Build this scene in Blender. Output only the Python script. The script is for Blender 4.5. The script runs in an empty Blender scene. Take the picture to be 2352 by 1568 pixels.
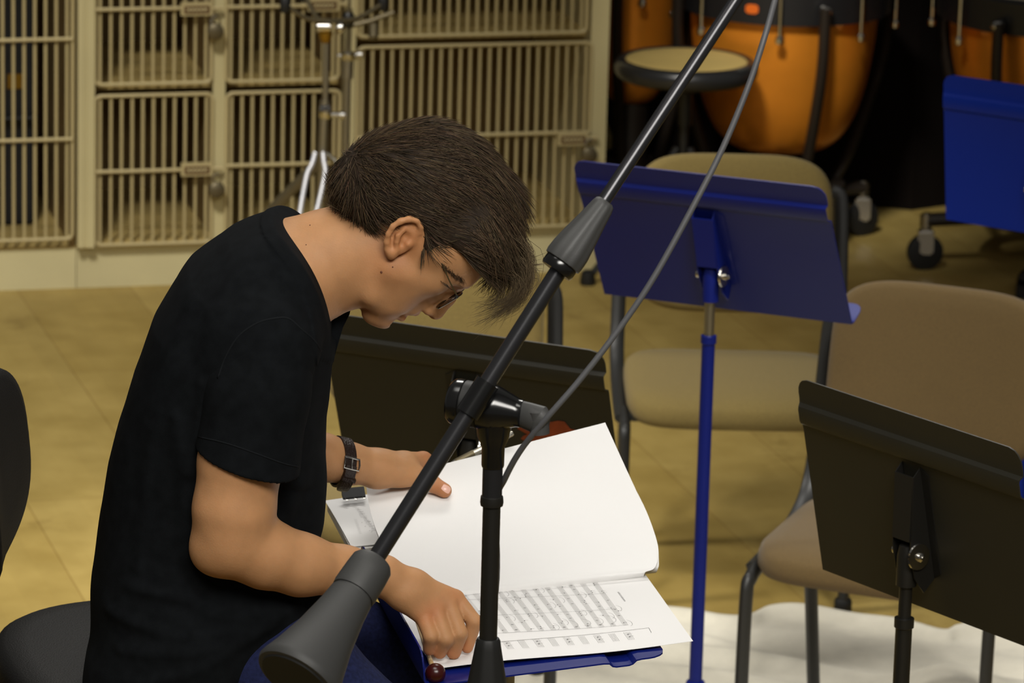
import bpy, bmesh, math, random
import numpy as np
from math import sin, cos, tan, pi, radians, sqrt, atan2
from mathutils import Vector, Matrix
from mathutils.bvhtree import BVHTree

scene = bpy.context.scene
COL = scene.collection
rng = np.random.default_rng(7)
random.seed(7)

# ------------------------------------------------------------------ camera
CAM_H, CAM_PITCH, CAM_ROLL, FPX = 3.04, radians(15.0), 0.027, 10500.0
_f = np.array([0, cos(CAM_PITCH), -sin(CAM_PITCH)])
_r0 = np.array([1.0, 0, 0]); _u0 = np.array([0, sin(CAM_PITCH), cos(CAM_PITCH)])
_R = cos(CAM_ROLL) * _r0 + sin(CAM_ROLL) * _u0
_U = -sin(CAM_ROLL) * _r0 + cos(CAM_ROLL) * _u0
CAM = np.array([0, 0, CAM_H])
cd = bpy.data.cameras.new('camera'); cam = bpy.data.objects.new('camera', cd); COL.objects.link(cam)
cam.matrix_world = Matrix(((_R[0], _U[0], -_f[0], 0), (_R[1], _U[1], -_f[1], 0), (_R[2], _U[2], -_f[2], CAM_H), (0, 0, 0, 1)))
cd.sensor_width = 36.0; cd.lens = 36.0 * FPX / 2352.0
cd.clip_start = 0.1; cd.clip_end = 100
cd.dof.use_dof = True; cd.dof.focus_distance = 5.9
cd.dof.aperture_fstop = (cd.lens / 1000.0) / 0.0125
scene.camera = cam

def ray(px, py): return _f + _R * (px - 1176) / FPX - _U * (py - 784) / FPX
def W(px, py, Y):
    "point seen at photo pixel (px,py) at depth Y"
    d = ray(px, py); return CAM + d * (Y / d[1])
def Wz(px, py, z):
    d = ray(px, py); return CAM + d * ((z - CAM_H) / d[2])

# ------------------------------------------------------------------ light
w = bpy.data.worlds.new('room_ambient'); scene.world = w; w.use_nodes = True
w.node_tree.nodes['Background'].inputs[0].default_value = (1.0, 0.96, 0.90, 1)
w.node_tree.nodes['Background'].inputs[1].default_value = 0.10
def area(name, loc, target, sx, sy, power, col=(1, .965, .90), spread=180):
    l = bpy.data.lights.new(name, 'AREA'); l.shape = 'RECTANGLE'; l.size = sx; l.size_y = sy
    l.energy = power; l.color = col; l.spread = radians(spread)
    o = bpy.data.objects.new(name, l); COL.objects.link(o); o.location = loc
    o.rotation_euler = (Vector(target) - Vector(loc)).to_track_quat('-Z', 'Y').to_euler()
    return o
def spot(name, loc, target, angle, power, col=(1, .965, .90), blend=.6, size=.35):
    l = bpy.data.lights.new(name, 'SPOT'); l.energy = power; l.color = col; l.spot_size = radians(angle); l.spot_blend = blend; l.shadow_soft_size = size
    o = bpy.data.objects.new(name, l); COL.objects.link(o); o.location = loc
    o.rotation_euler = (Vector(target) - Vector(loc)).to_track_quat('-Z', 'Y').to_euler()
    return o
area('stage_light_front', (-0.5, 4.6, 5.9), (-0.1, 6.2, 0.9), 2.6, 1.6, 13, spread=70)
area('camera_side_fill', (0.7, 1.9, 4.5), (-0.1, 5.8, 1.1), 3.0, 1.4, 25, spread=54)  # unseen fill added on the camera side to lift arms and face
spot('stage_light_left', (-1.7, 6.6, 5.8), (-1.25, 10.4, 0.2), 33, 1500, size=.6, blend=.4)
spot('stage_light_right', (1.5, 5.4, 5.8), (0.5, 8.0, 0.2), 24, 1000, size=.5)
spot('copper_fill', (0.0, 9.0, 3.3), (0.76, 12.3, 0.58), 12, 720, size=.25)  # unseen spot added to brighten the copper bowl
area('stage_light_back', (0.1, 10.6, 6.0), (0.15, 6.4, 0.9), 2.4, 1.0, 27, spread=70)
spot('stage_light_wing', (-3.3, 8.0, 4.3), (0.35, 9.5, 0.0), 27, 620, size=.4)

scene.view_settings.view_transform = 'Standard'
scene.view_settings.look = 'None'
scene.view_settings.exposure = 0.0
scene.view_settings.gamma = 1.0
scene.view_settings.use_curve_mapping = False

# ------------------------------------------------------------------ materials
def srgb(r, g, b):
    f = lambda c: (c / 255 / 12.92) if c / 255 <= .04045 else ((c / 255 + .055) / 1.055) ** 2.4
    return (f(r), f(g), f(b), 1)
MATS = {}
def mat(name, col, rough=.6, metal=0.0, spec=.5, bump=0.0, bscale=200, var=0.0, vscale=12, coat=0.0, sheen=0.0, stretch=None, attr=None, sss=0.0, var2=None, trans=0.0):
    if name in MATS: return MATS[name]
    m = bpy.data.materials.new(name); m.use_nodes = True; nt = m.node_tree; n = nt.nodes; L = nt.links
    b = n['Principled BSDF']; c = srgb(*col)
    b.inputs['Base Color'].default_value = c; b.inputs['Roughness'].default_value = rough
    b.inputs['Metallic'].default_value = metal; b.inputs['Specular IOR Level'].default_value = spec
    b.inputs['Coat Weight'].default_value = coat; b.inputs['Sheen Weight'].default_value = sheen
    b.inputs['Transmission Weight'].default_value = trans
    if sss:
        b.inputs['Subsurface Weight'].default_value = sss; b.inputs['Subsurface Radius'].default_value = (.012, .005, .003)
        b.inputs['Subsurface Scale'].default_value = 1.0
    tc = n.new('ShaderNodeTexCoord'); mp = n.new('ShaderNodeMapping'); L.new(tc.outputs['Object'], mp.inputs[0])
    if stretch: mp.inputs['Scale'].default_value = stretch
    out = None
    if var:
        t = n.new('ShaderNodeTexNoise'); t.inputs['Scale'].default_value = vscale; t.inputs['Detail'].default_value = 6
        L.new(mp.outputs[0], t.inputs['Vector'])
        r = n.new('ShaderNodeValToRGB'); r.color_ramp.elements[0].position = .3; r.color_ramp.elements[1].position = .7
        a = tuple(max(0, x * (1 - var)) for x in c[:3]) + (1,)
        bb = srgb(*var2) if var2 else tuple(min(1, x * (1 + var)) for x in c[:3]) + (1,)
        r.color_ramp.elements[0].color = a; r.color_ramp.elements[1].color = bb
        L.new(t.outputs['Fac'], r.inputs[0]); out = r.outputs[0]
    if attr:
        at = n.new('ShaderNodeAttribute'); at.attribute_name = attr
        if out is None: L.new(at.outputs['Color'], b.inputs['Base Color'])
        else:
            mx = n.new('ShaderNodeMix'); mx.data_type = 'RGBA'; mx.blend_type = 'MULTIPLY'; mx.inputs[0].default_value = 1
            L.new(out, mx.inputs[6]); L.new(at.outputs['Color'], mx.inputs[7]); L.new(mx.outputs[2], b.inputs['Base Color'])
    elif out is not None: L.new(out, b.inputs['Base Color'])
    if bump:
        t = n.new('ShaderNodeTexNoise'); t.inputs['Scale'].default_value = bscale; t.inputs['Detail'].default_value = 3
        L.new(mp.outputs[0], t.inputs['Vector'])
        bp = n.new('ShaderNodeBump'); bp.inputs['Strength'].default_value = bump; bp.inputs['Distance'].default_value = .002
        L.new(t.outputs['Fac'], bp.inputs['Height']); L.new(bp.outputs[0], b.inputs['Normal'])
    MATS[name] = m; return m

CREAM = mat('cream_paint', (196, 184, 138), .5, var=.07, vscale=3)
WIRE = mat('cream_wire', (184, 168, 122), .45)
PLINTH = mat('cream_plinth', (200, 190, 146), .55, var=.07, vscale=5)
LINER = mat('locker_lining', (122, 98, 52), .7, var=.2, vscale=6)
SHELF = mat('locker_shelf', (176, 152, 92), .6, var=.2, vscale=9)
BLACKMETAL = mat('black_metal', (24, 23, 20), .42, bump=.05, bscale=900)
STANDBLACK = mat('stand_black', (37, 35, 26), .5, var=.12, vscale=4, bump=.08, bscale=1500)
STANDBLUE = mat('stand_blue', (12, 26, 104), .4, spec=.3, var=.06, vscale=6, bump=.04, bscale=1200)
DEEPBLUE = mat('deep_blue', (2, 38, 138), .42, spec=.22)
CHROME = mat('chrome', (205, 202, 195), .16, metal=1)
STEEL = mat('brushed_steel', (176, 172, 160), .35, metal=1)
SHINEROD = mat('rod_painted_shine', (205, 205, 210), .4, metal=.35)  # chrome leg's white reflection put into a pale, less metallic colour
GREYSTEEL = mat('dull_steel', (108, 98, 74), .45, metal=.6)
RUBBER = mat('black_rubber', (26, 26, 25), .55, spec=.4)
GRIP = mat('grip_plastic', (62, 62, 61), .5, spec=.4, bump=.1, bscale=700)
WEIGHT = mat('weight_plastic', (56, 56, 55), .55, spec=.4, bump=.1, bscale=700)
GLOSSBLACK = mat('gloss_black', (17, 17, 17), .18, spec=.6)
TUBEBLACK = mat('black_tube', (60, 60, 62), .27, metal=.7)
CABLE = mat('cable_grey', (78, 78, 80), .5)
CHAIRFAB = mat('brown_fabric', (98, 78, 42), .9, bump=.35, bscale=1400, var=.12, vscale=300, sheen=.15)
CHAIRFAB2 = mat('tan_fabric', (122, 104, 54), .9, bump=.35, bscale=1400, var=.12, vscale=300, sheen=.1)
CHAIRMETAL = mat('chair_frame', (38, 38, 37), .45)
LEATHER = mat('black_leather', (24, 23, 22), .6, spec=.22, bump=.45, bscale=420)
COPPER = mat('copper_bowl', (222, 138, 40), .3, metal=.45, var=.12, vscale=7)
DARKBROWN = mat('dark_frame', (34, 27, 20), .5)
DARKHOOP = mat('dark_hoop', (22, 21, 22), .4)
CREAMTOP = mat('tan_cushion', (192, 166, 98), .7, var=.05)
BLANKET = mat('white_blanket', (226, 220, 202), .95, bump=.6, bscale=260, var=.05, vscale=30, sheen=.2)
PAPER = mat('paper_white', (232, 231, 230), .75, spec=.2)
INK = mat('ink_grey', (172, 170, 168), .8)
INKDARK = mat('ink_dark', (104, 102, 102), .8)
STACK = mat('paper_edges', (214, 212, 208), .8, var=.15, vscale=60, stretch=(1, 1, 40))
SHIRT = mat('black_cotton', (15, 17, 19), .95, spec=.08, bump=.3, bscale=1600, var=.25, vscale=55)
DENIM = mat('blue_denim', (26, 32, 66), .9, spec=.2, bump=.3, bscale=1300, var=.35, vscale=180)
SKIN = mat('skin', (180, 133, 92), .55, spec=.25, bump=.12, bscale=420, var=.06, vscale=45, attr='tint', sss=.18)
HAIR = mat('hair_brown', (50, 39, 27), .6, spec=.2, attr='tint')
HAIRBASE = mat('hair_base', (40, 30, 20), .7, spec=.2, var=.3, vscale=120)
WATCHLEATHER = mat('watch_leather', (34, 20, 14), .35, spec=.5, bump=.5, bscale=380)
TORTOISE = mat('tortoise', (46, 28, 12), .25, var=.6, vscale=90)
WIREFRAME = mat('thin_frame', (92, 80, 54), .35, metal=.6)
DARKWOOD = mat('dark_wood', (58, 16, 12), .25)
REDPATCH = mat('red_paint', (126, 52, 20), .6, var=.25, vscale=40)
ORANGE = mat('orange_plate', (206, 96, 22), .4)
CASEBLACK = mat('case_black', (16, 16, 18), .6)
BRASS = mat('brass', (150, 116, 40), .35, metal=.8)
GLASS = None
def glass_mat():
    m = bpy.data.materials.new('lens_glass'); m.use_nodes = True; b = m.node_tree.nodes['Principled BSDF']
    b.inputs['Base Color'].default_value = (.97, .97, .95, 1); b.inputs['Roughness'].default_value = .02
    b.inputs['Transmission Weight'].default_value = 1; b.inputs['IOR'].default_value = 1.12
    return m
GLASS = glass_mat()

# ------------------------------------------------------------------ mesh helpers
def nrm(v):
    v = np.asarray(v, float); return v / max(1e-12, np.linalg.norm(v))
class MB:
    def __init__(s): s.v = []; s.f = []; s.mi = []; s.n = 0
    def add(s, V, F, mi=0):
        V = np.asarray(V, float).reshape(-1, 3); s.v.append(V)
        s.f += [tuple(i + s.n for i in q) for q in F]; s.mi += [mi] * len(F); s.n += len(V); return s
    def verts(s): return np.concatenate(s.v) if s.v else np.zeros((0, 3))
    # rings: list of (n,3) loops
    def loft(s, rings, cap=True, mi=0, closed=False):
        n = len(rings[0]); F = []
        m = len(rings)
        for i in range(m if closed else m - 1):
            a = i * n; b = ((i + 1) % m) * n
            for j in range(n):
                k = (j + 1) % n; F.append((a + j, a + k, b + k, b + j))
        if cap and not closed:
            F.append(tuple(range(n - 1, -1, -1))); F.append(tuple((m - 1) * n + j for j in range(n)))
        return s.add(np.concatenate(rings), F, mi)
    def tube(s, pts, r, n=12, mi=0, cap=True, flat=None, up=None):
        pts = [np.asarray(p, float) for p in pts]; m = len(pts)
        rr = r if hasattr(r, '__len__') else [r] * m
        T = [nrm(pts[min(i + 1, m - 1)] - pts[max(i - 1, 0)]) for i in range(m)]
        a = np.asarray(up if up is not None else ([0, 0, 1] if abs(T[0][2]) < .9 else [1, 0, 0]), float)
        rings = []
        for i in range(m):
            a = nrm(a - T[i] * (a @ T[i])); b = np.cross(T[i], a)
            th = np.arange(n) * 2 * pi / n
            fx, fy = (flat if flat else (1, 1))
            rings.append(pts[i] + rr[i] * (np.outer(np.cos(th) * fx, a) + np.outer(np.sin(th) * fy, b)))
        return s.loft(rings, cap, mi)
    def lathe(s, o, axis, prof, n=32, mi=0, cap=True, ribs=0, ribamp=0):
        o = np.asarray(o, float); ax = nrm(axis)
        a = nrm(np.cross(ax, [0, 0, 1] if abs(ax[2]) < .9 else [1, 0, 0])); b = np.cross(ax, a)
        th = np.arange(n) * 2 * pi / n; rings = []
        for r, t in prof:
            k = 1 + (ribamp * np.cos(ribs * th) if ribs else 0)
            rings.append(o + ax * t + r * (np.outer(np.cos(th) * k, a) + np.outer(np.sin(th) * k, b)))
        return s.loft(rings, cap, mi)
    def box(s, lo, hi, mi=0, M=None):
        x0, y0, z0 = lo; x1, y1, z1 = hi
        V = np.array([[x0, y0, z0], [x1, y0, z0], [x1, y1, z0], [x0, y1, z0], [x0, y0, z1], [x1, y0, z1], [x1, y1, z1], [x0, y1, z1]], float)
        if M is not None: V = V @ np.asarray(M[0]).T + M[1]
        return s.add(V, [(3, 2, 1, 0), (4, 5, 6, 7), (0, 1, 5, 4), (1, 2, 6, 5), (2, 3, 7, 6), (3, 0, 4, 7)], mi)
    def prism(s, poly, depth_vec, mi=0):
        P = np.asarray(poly, float); n = len(P); d = np.asarray(depth_vec, float)
        F = [tuple(range(n)), tuple(2 * n - 1 - i for i in range(n))]
        for i in range(n):
            k = (i + 1) % n; F.append((k, i, n + i, n + k))
        return s.add(np.concatenate([P, P + d]), F, mi)
    def grid(s, P, thick=0, mi=0):
        "P: (m,n,3) surface; thick>0 makes it a closed sheet below the surface normal"
        P = np.asarray(P, float); m, n = P.shape[:2]
        idx = np.arange(m * n).reshape(m, n)
        F = [(idx[i, j], idx[i + 1, j], idx[i + 1, j + 1], idx[i, j + 1]) for i in range(m - 1) for j in range(n - 1)]
        if not thick: return s.add(P.reshape(-1, 3), F, mi)
        gu = np.gradient(P, axis=0); gv = np.gradient(P, axis=1); N = np.cross(gu, gv)
        N /= np.maximum(1e-12, np.linalg.norm(N, axis=2, keepdims=True))
        Q = P - N * thick; o = m * n
        F2 = [tuple(o + i for i in q[::-1]) for q in F]; F3 = []
        bd = [idx[0, j] for j in range(n)] + [idx[i, n - 1] for i in range(1, m)] + [idx[m - 1, j] for j in range(n - 2, -1, -1)] + [idx[i, 0] for i in range(m - 2, 0, -1)]
        for i in range(len(bd)):
            a, b = bd[i], bd[(i + 1) % len(bd)]; F3.append((a, b, o + b, o + a))
        return s.add(np.concatenate([P.reshape(-1, 3), Q.reshape(-1, 3)]), F + F2 + F3, mi)
    def build(s, name, mats, parent=None, sharp=38, local=False, bevel=0, fix=True):
        me = bpy.data.meshes.new(name)
        V = s.verts()
        if parent is not None and not local:
            V = V - np.array(ROOTLOC[parent.name])
        me.from_pydata(V.tolist(), [], [tuple(int(i) for i in q) for q in s.f])
        if not isinstance(mats, (list, tuple)): mats = [mats]
        for m in mats: me.materials.append(m)
        if len(mats) > 1: me.polygons.foreach_set('material_index', s.mi)
        if fix:
            bm = bmesh.new(); bm.from_mesh(me); bmesh.ops.recalc_face_normals(bm, faces=bm.faces)
            if bevel:
                ed = [e for e in bm.edges if len(e.link_faces) == 2 and e.calc_face_angle(0) > radians(35)]
                bmesh.ops.bevel(bm, geom=ed, offset=bevel, segments=2, affect='EDGES', clamp_overlap=True)
            bm.to_mesh(me); bm.free()
        me.polygons.foreach_set('use_smooth', [True] * len(me.polygons))
        me.set_sharp_from_angle(angle=radians(sharp))
        o = bpy.data.objects.new(name, me); COL.objects.link(o)
        if parent is not None:
            o.parent = parent; ROOTLOC[o.name] = ROOTLOC[parent.name]
        else: ROOTLOC[o.name] = (0, 0, 0)
        return o
ROOTLOC = {}
def tag(o, label, cat, group=None):
    o['label'] = label; o['category'] = cat
    if group: o['group'] = group
    return o
def thing(name, label, cat, loc=(0, 0, 0), rz=0.0, group=None):
    o = bpy.data.objects.new(name, None); COL.objects.link(o); o.empty_display_size = .1
    o.location = tuple(float(x) for x in loc); o.rotation_euler = (0, 0, rz); ROOTLOC[o.name] = tuple(float(x) for x in loc)
    return tag(o, label, cat, group)
def solo(o, label, cat, group=None, origin=None):
    "a one-mesh thing: put its origin where it stands"
    if origin is None:
        v = np.array([x.co[:] for x in o.data.vertices]); origin = (v[:, 0].mean(), v[:, 1].mean(), v[:, 2].min())
    o.data.transform(Matrix.Translation([-float(x) for x in origin])); o.location = tuple(float(x) for x in origin)
    ROOTLOC[o.name] = tuple(o.location)
    return tag(o, label, cat, group)
def struct(o): o['kind'] = 'structure'; return o
def copy_thing(root, loc, rz, label):
    def cp(o, par):
        c = o.copy(); COL.objects.link(c); c.parent = par
        for ch in list(o.children): cp(ch, c)
        return c
    r = cp(root, None); r.location = tuple(float(x) for x in loc); r.rotation_euler = (0, 0, rz); r['label'] = label
    ROOTLOC[r.name] = tuple(r.location)
    return r
def spline(pts, n=8):
    P = np.asarray(pts, float); out = []
    Q = np.vstack([2 * P[0] - P[1], P, 2 * P[-1] - P[-2]])
    for i in range(1, len(Q) - 2):
        for t in np.arange(n) / n:
            a, b, c, d = Q[i - 1], Q[i], Q[i + 1], Q[i + 2]
            out.append(.5 * ((2 * b) + (c - a) * t + (2 * a - 5 * b + 4 * c - d) * t * t + (3 * b - a - 3 * c + d) * t ** 3))
    out.append(P[-1]); return np.array(out)
def superring(c, ax, ay, rx, ry, n=48, e=4.0):
    th = np.arange(n) * 2 * pi / n
    x = np.sign(np.cos(th)) * np.abs(np.cos(th)) ** (2 / e) * rx; y = np.sign(np.sin(th)) * np.abs(np.sin(th)) ** (2 / e) * ry
    return np.asarray(c) + np.outer(x, ax) + np.outer(y, ay)
# ------------------------------------------------------------------ room
def floor_material():
    m = bpy.data.materials.new('maple_floor'); m.use_nodes = True; nt = m.node_tree; n = nt.nodes; L = nt.links
    b = n['Principled BSDF']; b.inputs['Roughness'].default_value = .5; b.inputs['Specular IOR Level'].default_value = .3
    tc = n.new('ShaderNodeTexCoord'); mp = n.new('ShaderNodeMapping'); L.new(tc.outputs['Object'], mp.inputs[0])
    mp.inputs['Rotation'].default_value = (0, 0, radians(74)); mp.inputs['Location'].default_value = (.31, .13, 0)
    br = n.new('ShaderNodeTexBrick'); L.new(mp.outputs[0], br.inputs[0])
    br.inputs['Color1'].default_value = srgb(168, 143, 77); br.inputs['Color2'].default_value = srgb(178, 154, 88)
    br.inputs['Mortar'].default_value = srgb(150, 124, 66); br.inputs['Scale'].default_value = 1
    br.inputs['Mortar Size'].default_value = .0022; br.inputs['Brick Width'].default_value = 2.1; br.inputs['Row Height'].default_value = .30
    br.inputs['Mortar Smooth'].default_value = .6
    br2 = n.new('ShaderNodeTexBrick'); L.new(mp.outputs[0], br2.inputs[0])
    br2.inputs['Color1'].default_value = (.93, .93, .93, 1); br2.inputs['Color2'].default_value = (1, 1, 1, 1); br2.inputs['Mortar'].default_value = (.93, .92, .9, 1)
    br2.inputs['Scale'].default_value = 1; br2.inputs['Mortar Size'].default_value = .001; br2.inputs['Brick Width'].default_value = .9; br2.inputs['Row Height'].default_value = .06
    mx = n.new('ShaderNodeMix'); mx.data_type = 'RGBA'; mx.blend_type = 'MULTIPLY'; mx.inputs[0].default_value = 1
    L.new(br.outputs[0], mx.inputs[6]); L.new(br2.outputs[0], mx.inputs[7])
    t = n.new('ShaderNodeTexNoise'); t.inputs['Scale'].default_value = 7; t.inputs['Detail'].default_value = 7; L.new(mp.outputs[0], t.inputs[0])
    r = n.new('ShaderNodeValToRGB'); r.color_ramp.elements[0].position = .3; r.color_ramp.elements[1].position = .72
    r.color_ramp.elements[0].color = (.78, .76, .7, 1); r.color_ramp.elements[1].color = (1.04, 1.05, 1.1, 1)
    L.new(t.outputs['Fac'], r.inputs[0])
    mx2 = n.new('ShaderNodeMix'); mx2.data_type = 'RGBA'; mx2.blend_type = 'MULTIPLY'; mx2.inputs[0].default_value = 1
    L.new(mx.outputs[2], mx2.inputs[6]); L.new(r.outputs[0], mx2.inputs[7])
    # worn dark scuffs
    t2 = n.new('ShaderNodeTexNoise'); t2.inputs['Scale'].default_value = 3.1; t2.inputs['Detail'].default_value = 9; t2.inputs['Roughness'].default_value = .7
    L.new(mp.outputs[0], t2.inputs[0])
    r2 = n.new('ShaderNodeValToRGB'); r2.color_ramp.elements[0].position = .28; r2.color_ramp.elements[1].position = .42
    r2.color_ramp.elements[0].color = (.6, .56, .5, 1); r2.color_ramp.elements[1].color = (1, 1, 1, 1)
    L.new(t2.outputs['Fac'], r2.inputs[0])
    mx3 = n.new('ShaderNodeMix'); mx3.data_type = 'RGBA'; mx3.blend_type = 'MULTIPLY'; mx3.inputs[0].default_value = 1
    L.new(mx2.outputs[2], mx3.inputs[6]); L.new(r2.outputs[0], mx3.inputs[7]); L.new(mx3.outputs[2], b.inputs['Base Color'])
    return m
b = MB(); b.box((-6, -1, -.1), (6, 14.6, 0)); struct(b.build('floor', floor_material()))
b = MB()
# dark pleated backdrop
xs = np.linspace(-6, 6, 241); zz = np.array([0.0, 2.0, 4.0, 6.2])
yb = lambda x: 14.35 - 1.38 / (1 + math.exp(-(x - .30) * 60))
xs = np.sort(np.concatenate([xs, np.linspace(.2, .4, 40)]))
P = np.array([[(x, yb(x) + .03 * sin(x * 21) + .012 * sin(x * 47), z) for z in zz] for x in xs])
b.grid(P, .02); struct(b.build('wall_back', mat('dark_curtain', (18, 13, 10), .95, spec=.1)))

# ------------------------------------------------------------------ lockers
PSI = atan2(12.067 - 11.711, .071 + 1.358)
E_ = np.array([cos(PSI), sin(PSI), 0]); N_ = np.array([-sin(PSI), cos(PSI), 0])   # along, into the cabinet
P0 = Wz(0, 670, 0)
def CF(px, py):
    "photo pixel on the locker front plane -> (s along, z)"
    d = ray(px, py); t = ((P0 - CAM) @ N_) / (d @ N_); q = CAM + d * t
    return (q - P0) @ E_, q[2]
def CP(s, y, z): return P0 + E_ * s + N_ * y + np.array([0, 0, z])
CM = (np.stack([E_, N_, [0, 0, 1]], 1), P0)
def cbox(b, s0, s1, y0, y1, z0, z1, mi=0): b.box((s0, y0, z0), (s1, y1, z1), mi, CM)
TOPZ, DEPTH = 1.62, .62
def S(px, py=400): return CF(px, py)[0]
def Z(py, px=600): return CF(px, py)[1]

def grille(parent, s0, s1, z0, z1, nbars, rails, plate=None, label=None, offs=.5):
    b = MB(); y = -.012; r = .0052
    c = .016
    ring = []
    for (cs, cz, a0) in ((s1 - c, z1 - c, 0), (s0 + c, z1 - c, 90), (s0 + c, z0 + c, 180), (s1 - c, z0 + c, 270)):
        for k in range(5):
            a = radians(a0 + 22.5 * k); ring.append(CP(cs + c * cos(a), y, cz + c * sin(a)))
    ring = np.array(ring); m = len(ring); rings = []
    for i in range(m):
        t = nrm(ring[(i + 1) % m] - ring[i - 1]); a = N_; bb = np.cross(t, a); th = np.arange(8) * pi / 4
        rings.append(ring[i] + r * (np.outer(np.cos(th), a) + np.outer(np.sin(th), bb)))
    b.loft(rings, closed=True)
    for k in range(nbars):
        s = s0 + (s1 - s0) * (k + offs) / (nbars - 1 + 2 * offs)
        b.tube([CP(s, y + .006, z0), CP(s, y + .006, z1)], .0044, 8)
    for z in rails:
        b.tube([CP(s0, y - .006, z), CP(s1, y - .006, z)], .0052, 8)
    o = b.build('door', WIRE, parent)
    if plate:
        ps, pz = plate
        b = MB(); cbox(b, ps - .042, ps + .042, y - .026, y - .012, pz - .017, pz + .017); cbox(b, ps - .034, ps + .034, y - .028, y - .026, pz - .011, pz + .009, 1)
        for k in range(5): cbox(b, ps - .026 + k * .011, ps - .019 + k * .011, y - .0285, y - .028, pz - .004, pz + .003, 2)
        b.build('latch_plate', [WIRE, mat('plate_brown', (96, 70, 40), .5), CREAM], o)
        b = MB(); b.tube([CP(ps + .04, y - .016, pz), CP(ps + .07, y - .016, pz)], .006, 8); b.build('hasp', WIRE, o)
    return o
def padlock(s, z, label):
    root = thing('padlock', label, 'padlock', CP(s, -.045, z - .02), 0, 'padlocks on the locker doors')
    b = MB(); c = CP(s, -.045, z)
    b.lathe(c - N_ * .012, N_, [(.016, 0), (.0215, .004), (.0225, .012), (.0215, .02), (.016, .024)], 28); b.build('body', GREYSTEEL, root)
    b = MB(); pts = [c + E_ * .012 * cos(a) + np.array([0, 0, .02 + .022 * max(0, sin(a))]) for a in np.linspace(0, pi, 11)]
    b.tube([c + E_ * .012] + pts + [c - E_ * .012], .0035, 8); b.build('shackle', CHROME, root)

zb = Z(556)          # floor of the lockers
def shell(parent, s0, s1, pl=0.0):
    b = MB(); cbox(b, s0, s1, DEPTH, DEPTH + .02, 0, TOPZ); b.build('back_panel', LINER, parent)
    b = MB(); cbox(b, s0 - pl, s1, .012, DEPTH, 0, zb); b.build('plinth', PLINTH, parent)
    b = MB(); cbox(b, s0, s1, 0, DEPTH + .02, TOPZ, TOPZ + .03); b.build('top_panel', CREAM, parent)
# left unit with tall doors
root = thing('instrument_locker', 'tall cream wire-fronted locker at the left end, with two cross rails on its door', 'locker', CP(-.2, .3, 0), 0, 'cream instrument lockers along the back')
sA0, sA1 = S(-330), S(176); shell(root, sA0, sA1)
b = MB(); cbox(b, sA1 - .015, sA1 - .002, .01, DEPTH, zb, TOPZ); cbox(b, sA0, sA0 + .02, 0, DEPTH, zb, TOPZ); b.build('side_panel', LINER, root)
b = MB(); cbox(b, sA0, sA1, .01, DEPTH, zb - .002, zb + .004); b.build('shelf', SHELF, root)
zt, zl, zm1, zm2 = TOPZ - .03, Z(548, 80), Z(318, 80), Z(88, 80)
mid = S(-83)
grille(root, S(-80), S(165), zl, zt, 10, [zm1, zm2]); grille(root, sA0 + .02, S(-88), zl, zt, 9, [zm1, zm2])
# post in front of the joint
b = MB(); cbox(b, S(176), S(189), -.025, .011, Z(565, 190), TOPZ); cbox(b, S(176) + .001, S(214) - .001, .011, DEPTH, zb + .001, TOPZ); cbox(b, S(189), S(196), -.021, .011, Z(565, 190), TOPZ); cbox(b, S(196), S(214), -.027, .011, Z(565, 190), TOPZ)
o = b.build('locker_post', CREAM, None, bevel=.001); solo(o, 'thick cream square post standing between the tall left locker and the square lockers', 'post')
# centre unit: two columns
root = thing('instrument_locker', 'cream locker block with two columns of small square wire doors, centre left', 'locker', CP(.35, .3, 0), 0, 'cream instrument lockers along the back')
sB0, sB1 = S(214), S(790); shell(root, sB0 + .001, sB1 - .001, S(214) - S(176) - .001)
zshelf = Z(197); zsh2 = Z(-165)
b = MB()
for s in (S(500),): cbox(b, s - .010, s + .010, .006, DEPTH, zb, TOPZ)
cbox(b, sB0 + .001, sB0 + .008, .01, DEPTH, zb, TOPZ); b.build('side_panel', LINER, root)
b = MB(); cbox(b, S(487), S(515), -.006, .02, zb - .01, TOPZ); cbox(b, sB0 + .002, sB1 - .002, -.001, .012, zb - .006, zb + .002); b.build('frame', CREAM, root, bevel=.001)
for z, nm in ((zb, 'shelf'), (zshelf - .01, 'shelf'), (zsh2 - .01, 'shelf')):
    b = MB(); cbox(b, sB0 + .01, sB1 - .01, .012 if z < .5 and z == zb else .05, DEPTH, z, z + .012); b.build('shelf', SHELF, root)
for (a, c_) in ((217, 484), (518, 776)):
    grille(root, S(a), S(c_), Z(549), Z(210), 11, [Z(381 if a < 300 else 375)], (S(447), Z(378)) if a < 300 else None)
    grille(root, S(a, 100), S(c_, 100), Z(184), Z(-150), 11, [Z(12)], (S(447, 10), Z(12)) if a < 300 else (S(738, 5), Z(8)))
padlock(S(491), Z(424), 'round padlock on the lower square locker door'); padlock(S(488, 60), Z(62), 'round padlock on the upper square locker door')
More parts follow.
